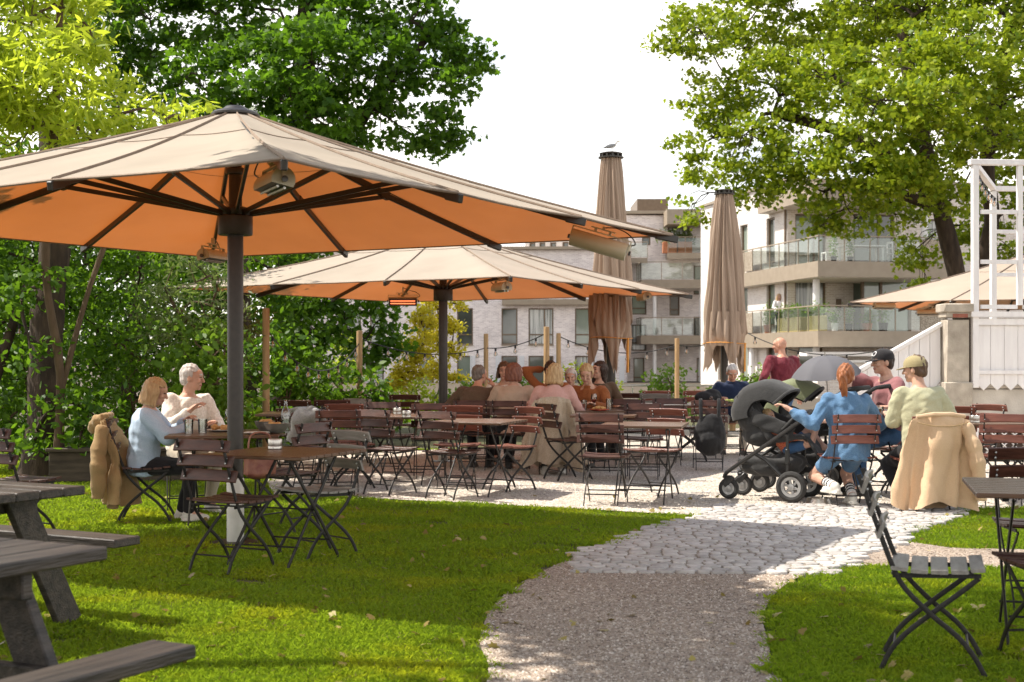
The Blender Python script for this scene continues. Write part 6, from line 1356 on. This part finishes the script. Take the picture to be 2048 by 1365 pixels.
def glass(label, x, y, kind='tumbler', liquid=None, z=TZ, h=.11, r=.036, lv=.6, group=None):
    root = thing('drinking_glass' if kind != 'wine' else 'wine_glass', label, 'glass', (x, y, z), 0, group); g_ = MB()
    if kind == 'wine':
        g_.lathe([(.032, 0), (.032, .003), (.005, .006), (.004, .085), (.02, .095), (.038, .13), (.036, .17), (.028, .20)], (0, 0, 0), 16)
        g_.build('bowl', M_clear, root); 
        if liquid: q = MB(); q.lathe([(.003, .094), (.019, .098), (.035, .125), (.036, .132), (0, .132)], (0, 0, 0), 14); q.build('drink', liquid, root)
        return root
    g_.lathe([(r * .85, 0), (r, h), (r - .003, h), (r * .85 - .003, .008)], (0, 0, 0), 16); g_.build('tumbler', M_clear, root)
    if kind == 'mug': m = MB(); m.tube(smooth_path([(r, 0, h * .8), (r + .035, 0, h * .75), (r + .035, 0, h * .3), (r, 0, h * .22)], 4), .007, 7); m.build('handle', M_clear, root)
    if liquid: q = MB(); q.lathe([(r * .85 - .0035, .009), (r * .85 + r * .15 * lv - .0035, h * lv), (0, h * lv)], (0, 0, 0), 14); q.build('drink', liquid, root)
    if kind == 'mug': q = MB(); q.lathe([(r - .005, h * lv + .001), (r - .004, h * lv + .012), (0, h * lv + .015)], (0, 0, 0), 14); q.build('foam', M_foam, root)
    return root
def plate(label, x, y, food=None, z=TZ, r=.13, m=M_plate, name='plate', bowl=False, seed=1):
    root = thing(name, label, name, (x, y, z)); d = MB()
    if bowl: d.lathe([(r * .45, 0), (r * .5, .004), (r * .9, .05), (r, .085), (r * .96, .085), (r * .8, .04), (0, .02)], (0, 0, 0), 22)
    else: d.lathe([(r * .6, 0), (r * .65, .003), (r, .014), (r, .018), (r * .65, .008), (0, .007)], (0, 0, 0), 24)
    d.build('dish', m, root)
    if food:
        q = np.random.default_rng(seed); f = MB()
        for k in range(16): a, rr_ = q.random() * 6.3, q.random() ** .5 * r * .6; f.ell((rr_ * cos(a), rr_ * sin(a), (.06 if bowl else .02) + .02 * q.random()), (.025 + .02 * q.random(), .018, .014 + .012 * q.random()), RZ(q.random() * 3), 7, 5)
        me = remesh(f, .007, 1, 'food'); me.materials.append(food); obj('food', me, root)
    return root
tin('steel tin on the near slatted table', -1.66, 9.62); tin('steel tin on the table behind the chairs at the gravel edge', -1.13, 14.7); tin('steel tin half behind the chair in the middle rows on the left', -1.3, 15.55); tin('steel tin on the red table at the right', 4.55, 13.5)
glass('water glass nearest the blue-sweatered woman', -2.72, 11.55, h=.12, r=.04); glass('second water glass beside the bread plate', -2.62, 11.62, h=.12, r=.04)
glass('wine glass with white wine beside the parasol pole', -2.42, 11.75, 'wine', M_wine); glass('tumbler of orange juice against the parasol pole', -2.36, 11.62, 'tumbler', M_juice, h=.14, r=.036, lv=.85)
plate('plate of golden food between the two women', -2.52, 11.92, M_food, seed=4); plate('stoneware bowl of food right of the parasol pole', -1.99, 11.62, M_food, r=.11, m=M_ceram, name='bowl', bowl=True, seed=5); plate('smaller stoneware bowl half hidden by the parasol pole', -2.16, 12.0, M_food, r=.09, m=M_ceram, name='bowl', bowl=True, seed=6); plate('pale plate at the right end of the women\'s table', -2.14, 11.5, None, r=.11)
bo = thing('water_bottle', 'clear glass water bottle at the right end of the women\'s table', 'bottle', (-1.97, 11.95, TZ)); m = MB(); m.lathe([(.04, 0), (.043, .006), (.043, .15), (.036, .18), (.016, .215), (.014, .265), (.017, .268), (.017, .275)], (0, 0, 0), 16); m.build('bottle_body', M_clear, bo); q = MB(); q.lathe([(.039, .007), (.039, .10), (0, .101)], (0, 0, 0), 14); q.build('water', glassmat('water', (.85, .9, .88), 0, .05), bo)
glass('left mug of amber beer before the man in mauve', 3.50, 13.45, 'mug', M_beer, h=.155, r=.043, lv=.82, group='mugs of amber beer'); glass('right mug of amber beer before the man in mauve', 3.64, 13.6, 'mug', M_beer, h=.155, r=.043, lv=.82, group='mugs of amber beer')
q = MB(); q.lathe([(.035, 0), (.045, .11), (.042, .11), (.032, .004)], (3.84, 13.5, TZ), 16); o = q.build('paper_cup', M_paper); tag(o, 'white paper cup beside the man in the green shirt', 'cup')
q = MB(); q.box((3.66, 13.38, TZ + .008), (.17, .07, .014), RZ(.2), .004); o = q.build('folded_napkin', mat('blue_napkin', (.20, .40, .55), (.35, .52, .62), .8, 20)); tag(o, 'folded blue and white napkin in front of the beer mugs', 'napkin')
glass('stemmed glass of red drink before the rust jacket', 1.0, 16.75, 'wine', M_ice); glass('tall empty glass before the rust jacket', 1.18, 16.7, h=.14, r=.036); glass('iced red drink left of the stemmed glass', .88, 16.78, 'tumbler', M_ice, h=.12)
plate('red food tray in front of the rust jacket', 1.05, 16.55, M_food, r=.12, m=M_red, name='tray'); plate('plate of salad before the man in navy', 3.10, 19.42, M_salad, r=.15, seed=9); glass('glass on the table of the man in the brown sweater', .12, 17.75, h=.13)

# ================================================================ pushchairs, dog bowl, umbrella, gull
M_tyre = mat('tyre_rubber', (.018, .018, .018), (.035, .034, .033), .8, 30, .3, 80); M_rim = mat('grey_rim', (.30, .30, .30), (.42, .42, .42), .35, 12, metal=.5); C_strol = clothmat('charcoal_fabric', (.035, .035, .036), (.055, .055, .055), 240, .35); C_hoodg = clothmat('olive_fabric', (.16, .18, .10), (.22, .24, .14), 240, .35); M_tube = mat('satin_black_tube', (.015, .015, .015), (.03, .03, .03), .35, 20); C_inner = clothmat('black_lining', (.008, .008, .009), (.016, .016, .017), 240, .2)
def wheel(par, c, r, w, name='wheel'):
    c = Vector(c); t = MB(); pr = []
    for j in range(9): a = 2 * pi * j / 8; pr.append((r - w * .55 + w * .55 * cos(a), w * .5 * sin(a)))
    V = MB(); V.lathe(pr, c, 28, RX(R(90)), caps=False); tw = V.build(name, M_tyre, par)
    m = MB(); ri = r - w * 1.02; m.lathe([(ri - .022, -.016), (ri + .004, -.018), (ri + .004, .018), (ri - .022, .016), (ri - .022, -.016)], c, 28, RX(R(90)), caps=False)
    m.lathe([(.0, -.025), (.03, -.022), (.03, .022), (0, .025)], c, 14, RX(R(90)))
    for k in range(6): a = 2 * pi * k / 6 + .3; m.bar(c + Vector((cos(a), 0, sin(a))) * .02, c + Vector((cos(a), 0, sin(a))) * (ri - .012), .024, .012, (0, 1, 0), .003)
    m.build('rim', M_rim, tw, 40); return tw
def pushchair(label, loc, rz, hoodm, child=False):
    """local x points to the front (the small swivel wheels), y across"""
    root = thing('pushchair', label, 'pushchair', loc, rz, 'pushchairs parked at the table'); root.scale = (1.05,) * 3; W2 = .27
    for s in (-1, 1): wheel(root, (-.20, s * W2, .145), .145, .055); wheel(root, (.42, s * .20, .10), .10, .045)
    for s in (-1, 1):
        m = MB(); m.tube(smooth_path([(-.72, s * .24, 1.04), (-.62, s * .25, .99), (-.1, s * .25, .62), (.36, s * .24, .30), (.44, s * .22, .24), (.46, s * .21, .20)], 4), .019, 8); m.tube([(-.20, s * .24, .145), (.05, s * .245, .38), (.16, s * .245, .44)], .017, 8); m.build('side_tube', M_tube, root)
        m = MB(); m.bar((.44, s * .20, .22), (.42, s * .20, .10), .06, .03, (0, 1, 0), .008); m.bar((.46, s * .20, .12), (.38, s * .20, .21), .05, .05, (0, 1, 0), .008); m.build('fork', M_tube, root)
        m = MB(); m.tube([(-.16, s * .26, .22), (-.16, s * .26, .62)], .014, 8); m.box((-.16, s * .26, .42), (.04, .035, .14), None, .006); m.build('suspension_leg', M_tube, root)
    m = MB(); m.tube(smooth_path([(-.72, -.24, 1.04), (-.79, -.2, 1.05), (-.80, 0, 1.05), (-.79, .2, 1.05), (-.72, .24, 1.04)], 3), .021, 8); m.build('handlebar', M_inner_grip, root)
    m = MB(); m.tube([(-.20, -W2, .145), (-.20, W2, .145)], .014, 8); m.build('rear_axle', M_tube, root)
    b = MB(); b.ell((.08, 0, .30), (.32, .21, .09)); b.box((.08, 0, .36), (.52, .38, .05)); b.ell((-.1, 0, .36), (.16, .2, .08)); me = remesh(b, .012, 3, 'basket'); crease(me, .006, 26, 2); me.materials.append(C_strol); obj('basket', me, root)
    # seat unit facing the handle or forward: back, seat pan, calf rest
    b = MB()
    b.bar((-.30, 0, .60), (.02, 0, .56), .36, .05, (0, 0, 1), .02); b.bar((.02, 0, .56), (.34, 0, .98), .37, .06, (0, 1, 0) if False else (0, 0, 1), .02); b.bar((-.30, 0, .60), (-.42, 0, .42), .30, .04, (1, 0, 1), .015)
    for s in (-1, 1): b.bar((-.2, s * .185, .63), (.20, s * .185, .78), .03, .14, (0, 0, 1), .01)
    me = remesh(b, .012, 3, 'seat_unit'); crease(me, .004, 24, 4); me.materials.append(C_strol); obj('seat_unit', me, root)
    m = MB(); m.tube(smooth_path([(-.1, -.21, .66), (-.24, -.20, .80), (-.30, 0, .83), (-.24, .20, .80), (-.1, .21, .66)], 4), .017, 8); m.build('bumper_bar', M_tube, root)
    # hood: quarter shell of ribbed panels, thick skin with dark lining
    rows, rin = [], []
    ctr = Vector((.09, 0, .80))
    for j in range(15):
        a = R(-14) + R(150) * j / 14; rw, ri = [], []          # fan from behind the seat back up and over to the front edge
        for k in range(13):
            b_ = pi * k / 12; bul = 1 + .035 * abs(sin(pi * j / 14 * 3.5)); yx = cos(b_) * .215; h = sin(b_) ** .38
            rr_ = .315 * bul * (.42 + .58 * h); p = ctr + Vector((cos(a) * rr_ * 1.08, yx * (1 if h > .05 else 1), sin(a) * rr_)); rw.append(p); ri.append(ctr + Vector((cos(a) * (rr_ - .014) * 1.08, yx * .95, sin(a) * (rr_ - .014))))
        rows.append(rw); rin.append(ri)
    m = MB(); m.grid(rows); h_ = m.build('hood', hoodm, root, 'all'); m = MB(); m.grid([r[::-1] for r in rin]); m.build('hood_lining', C_inner, h_, 'all')
    m = MB(); m.tube(rows[-1], .016, 7); m.build('hood_edge', C_strol, h_)
    # padded shell behind the seat back
    b = MB(); b.ell((.24, 0, .74), (.13, .19, .27), RY(R(36))); b.ell((.14, 0, .60), (.2, .19, .12)); me = remesh(b, .012, 3, 'seat_back'); crease(me, .006, 22, 5); me.materials.append(C_strol); obj('seat_back', me, root)
    return root
M_inner_grip = mat('foam_grip', (.02, .02, .02), (.03, .03, .03), .9, 60, .3)
pushchair('charcoal pushchair with a black hood, nearest of the two, by the denim shirt', (2.62, 13.48, .006), R(152), C_strol)
pushchair('second pushchair with an olive green hood, behind the charcoal one', (3.05, 14.25, .006), R(160), C_hoodg)
# child lying in the near seat, bare foot up
C_toy = clothmat('red_patterned_cloth', (.45, .05, .05), (.65, .25, .10), 60)
ch, *_ = person('small child lying in the pushchair with one bare leg raised', (2.72, 13.42, .34), -28, C_toy, C_jean, ('crop', H_blond), lean=-.75, hip=.30, scale=.58, hands=[(-.2, .25, .42), (.2, .25, .45)], feet=[(-.1, .55, .34), (.08, .52, .80)], build=1.1, sleeve=1, shorts=True, shoes=SKIN, seed=30)
bw = thing('dog_bowl', 'shiny steel dog bowl on the ground by the pushchair wheel', 'bowl', tuple(G(1637, 1008)), 0); m = MB(); m.lathe([(.115, .0), (.12, .004), (.10, .055), (.105, .06), (.095, .06), (.075, .02), (0, .018)], (0, 0, 0), 26); m.build('bowl_shell', M_steel, bw); q = MB(); q.lathe([(.084, .035), (0, .036)], (0, 0, 0), 20); q.build('water', windowmat('dark_water', (.05, .05, .045), (.08, .08, .07)), bw)
um = thing('umbrella', 'small grey umbrella held open over the pushchairs', 'umbrella', (AT(1652, 760, 14.1).x, 14.05, 1.12)); um.rotation_euler = (R(8), R(-6), 0)
M_umb = fabric('umbrella_cloth', (.20, .20, .22), (.24, .24, .27), .3); rows = []
for j in range(9):
    t = j / 8; row = []
    for i in range(64):
        a = 2 * pi * i / 64; u = (i % 8) / 8; e = 1 - .07 * sin(pi * u) * t; row.append((.36 * sin(t * 1.05) / sin(1.05) * e * cos(a), .36 * sin(t * 1.05) / sin(1.05) * e * sin(a), .30 - .19 * (1 - cos(t * 1.2)) / (1 - cos(1.2)) - .012 * sin(pi * u) * t))
    rows.append(row)
m = MB(); m.grid(rows, loop=True); m.build('canopy', M_umb, um, 'all')
m = MB(); m.tube([(0, 0, -.20), (0, 0, .34)], .006, 8); m.build('shaft', M_steel, um); m = MB(); m.tube([(0, 0, -.24), (0, 0, -.12)], .014, 8); m.build('handle', M_iron, um)
for k in range(8): a = 2 * pi * k / 8; m = MB(); m.tube([(0, 0, .285), (.2 * cos(a), .2 * sin(a), .235), (.355 * cos(a), .355 * sin(a), .105)], .004, 5); m.build('rib', M_iron, um)
# gull on the folded parasol
gp = AT(1224, 305, 20); gl = thing('gull', 'white gull with grey wings standing on top of the folded parasol', 'gull', (gp.x, gp.y, 4.392), R(0)); gl.scale = (.58, .58, .58)
M_gull = mat('white_feathers', (.70, .69, .68), (.82, .81, .8), .8, 30); M_gw = mat('grey_wing', (.26, .27, .29), (.36, .37, .39), .8, 30, stretch=(1, 6, 6)); M_gb = mat('yellow_bill', (.55, .33, .04), (.65, .4, .06), .4, 10)
b = MB(); b.ell((0, 0, .155), (.125, .055, .058), RY(R(-18))); b.cap((.075, 0, .19), (.115, 0, .25), .038, .03); b.ell((.13, 0, .268), (.042, .03, .031)); b.cap((-.08, 0, .13), (-.18, 0, .10), .035, .012)
for s in (-1, 1): b.cap((.0, s * .022, .12), (.005, s * .022, .07), .018, .008, 8)
me = remesh(b, .006, 3); me.materials.append(M_gull); obj('body', me, gl)
for s in (-1, 1): m = MB(); m.ell((-.04, s * .046, .155), (.135, .016, .042), RY(R(-14))); m.build('wing', M_gw, gl); m = MB(); m.tube([(.005, s * .022, .075), (.005, s * .022, .006)], .005, 6); m.box((.018, s * .022, .004), (.045, .034, .007)); m.build('leg', M_gb, gl); m = MB(); m.ell((.147, s * .026, .275), .006, None, 8, 5); m.build('eye', EYE, gl)
m = MB(); m.cap((.165, 0, .265), (.208, 0, .256), .011, .005, 8); m.build('bill', M_gb, gl); m = MB(); m.tube([(-.13, 0, .125), (-.23, 0, .095)], [.025, .006], 8); m.build('tail', M_iron, gl)

# ================================================================ balcony things on the right hand house
M_terra = mat('terracotta', (.42, .15, .07), (.52, .21, .10), .8, 10); M_crate = mat('pine_planter', (.70, .55, .24), (.80, .64, .32), .7, 4, stretch=(1, 1, 6)); ROTC = Matrix.Rotation(aC, 3, 'Z')
def CL(x, y, z): return Pb + ROTC @ Vector((x, y, z))
def pot(label, x, y, z, r, h, m, ph, seed, box=None, lm=L_bright):
    root = thing('potted_plant', label, 'potted plant', CL(x, y, z), aC + (R(90) if box else 0), 'potted plants on the balconies'); q = MB()
    if box: q.box((0, 0, h / 2), (box, .4, h), None, .02)
    else: q.lathe([(r * .75, 0), (r, h), (r * .92, h), (r * .9, h * .9), (0, h * .88)], (0, 0, 0), 16)
    q.build('planter' if box else 'pot', m, root, 40); rg = np.random.default_rng(seed); n = 500 if box else 260; P = rg.normal(size=(n, 3)) * np.array([(box or r * 2) * .34, r * .6, ph * .32]) + np.array([0, 0, h + ph * .4]); P = P[P[:, 2] > h * .95]
    V, F, mm = leaves(P, .10, 'oval', rg); obj('foliage', np_mesh('foliage', V, F, mm, lm), root)
for i, (x, y, r, h, m, ph, lab) in enumerate([(.45, 6.2, .22, .38, M_terra, .9, 'bushy plant in a clay pot left of the standing woman'), (.9, .42, .15, .32, M_white, .5, 'herb in a white pot at the balcony corner'), (1.5, .42, .16, .3, M_iron, .7, 'green plant in a black pot on the lower balcony'), (2.3, .42, .2, .32, M_terra, .5, 'green plant in an orange pot on the lower balcony'), (3.0, .45, .2, .34, M_iron, 1.0, 'tall dark plant in a black pot on the lower balcony')]): pot(lab, x, y, z1_, r, h, m, ph, 50 + i)
for i, y in enumerate((1.1, 2.9, 4.2)): 
    pot(['long pine planter with trailing leaves nearest the balcony corner', 'middle pine planter on the lower balcony', 'pine planter farthest along the lower balcony'][i], .45, y, z1_, .3, .62, M_crate, .5, 60 + i, 1.1)
for i, (x, lab) in enumerate([(.8, 'climbing plant on the upper balcony rail nearest the corner'), (1.5, 'full green climber on the upper balcony rail'), (3.6, 'slim climber on the upper balcony rail'), (4.9, 'climber near the end of the upper balcony rail')]): pot(lab, x, .3, z2, .13, .2, M_iron, 1.2, 70 + i)
tb = thing('balcony_table', 'white table on the upper balcony', 'table', CL(2.6, 1.6, z2), aC); q = MB(); q.box((0, 0, .73), (1.8, .8, .05), None, .01); q.build('tabletop', M_white, tb, False)
for x in (-.8, .8):
    for y in (-.3, .3): q = MB(); q.box((x, y, .35), (.07, .07, .70)); q.build('leg', M_white, tb, False)
for i, (x, y, rz) in enumerate(((1.2, 1.6, 90), (.5, 2.6, 60), (4.1, 1.6, -90))):
    cc = thing('balcony_chair', ['white chair left of the table on the upper balcony', 'white chair deeper along the upper balcony', 'white chair right of the table on the upper balcony'][i], 'chair', CL(x, y, z2), aC + R(rz), 'white chairs on the upper balcony'); q = MB(); q.box((0, 0, .44), (.5, .5, .05), None, .01); q.build('seat', M_white, cc, False)
    q = MB(); q.box((0, -.24, .9), (.5, .04, .08)); q.box((0, -.24, .66), (.5, .04, .05)); q.box((-.23, -.24, .68), (.045, .045, .40)); q.box((.23, -.24, .68), (.045, .045, .40)); q.build('backrest', M_white, cc, False)
    for sx_ in (-1, 1):
        for sy in (-1, 1): q = MB(); q.box((sx_ * .22, sy * .22, .205), (.05, .05, .41)); q.build('leg', M_white, cc, False)
for i, (x, lab) in enumerate([(1335, 'left brown planter of agaves on the small far balcony'), (1365, 'right brown planter of agaves on the small far balcony')]):
    root = thing('potted_plant', lab, 'potted plant', (bB.location.x + xb(x), DB - 1.1, zb(510)), 0, 'planters of agaves'); q = MB(); q.box((0, 0, .35), (.85, .4, .7), None, .02); q.build('planter', M_terra, root, 40); rg = np.random.default_rng(80 + i); P = rg.normal(size=(160, 3)) * np.array([.26, .1, .2]) + np.array([0, 0, 1.0]); V, F, mm = leaves(P, .4, 'long', rg); obj('foliage', np_mesh('foliage', V, F, mm, L_grey), root)
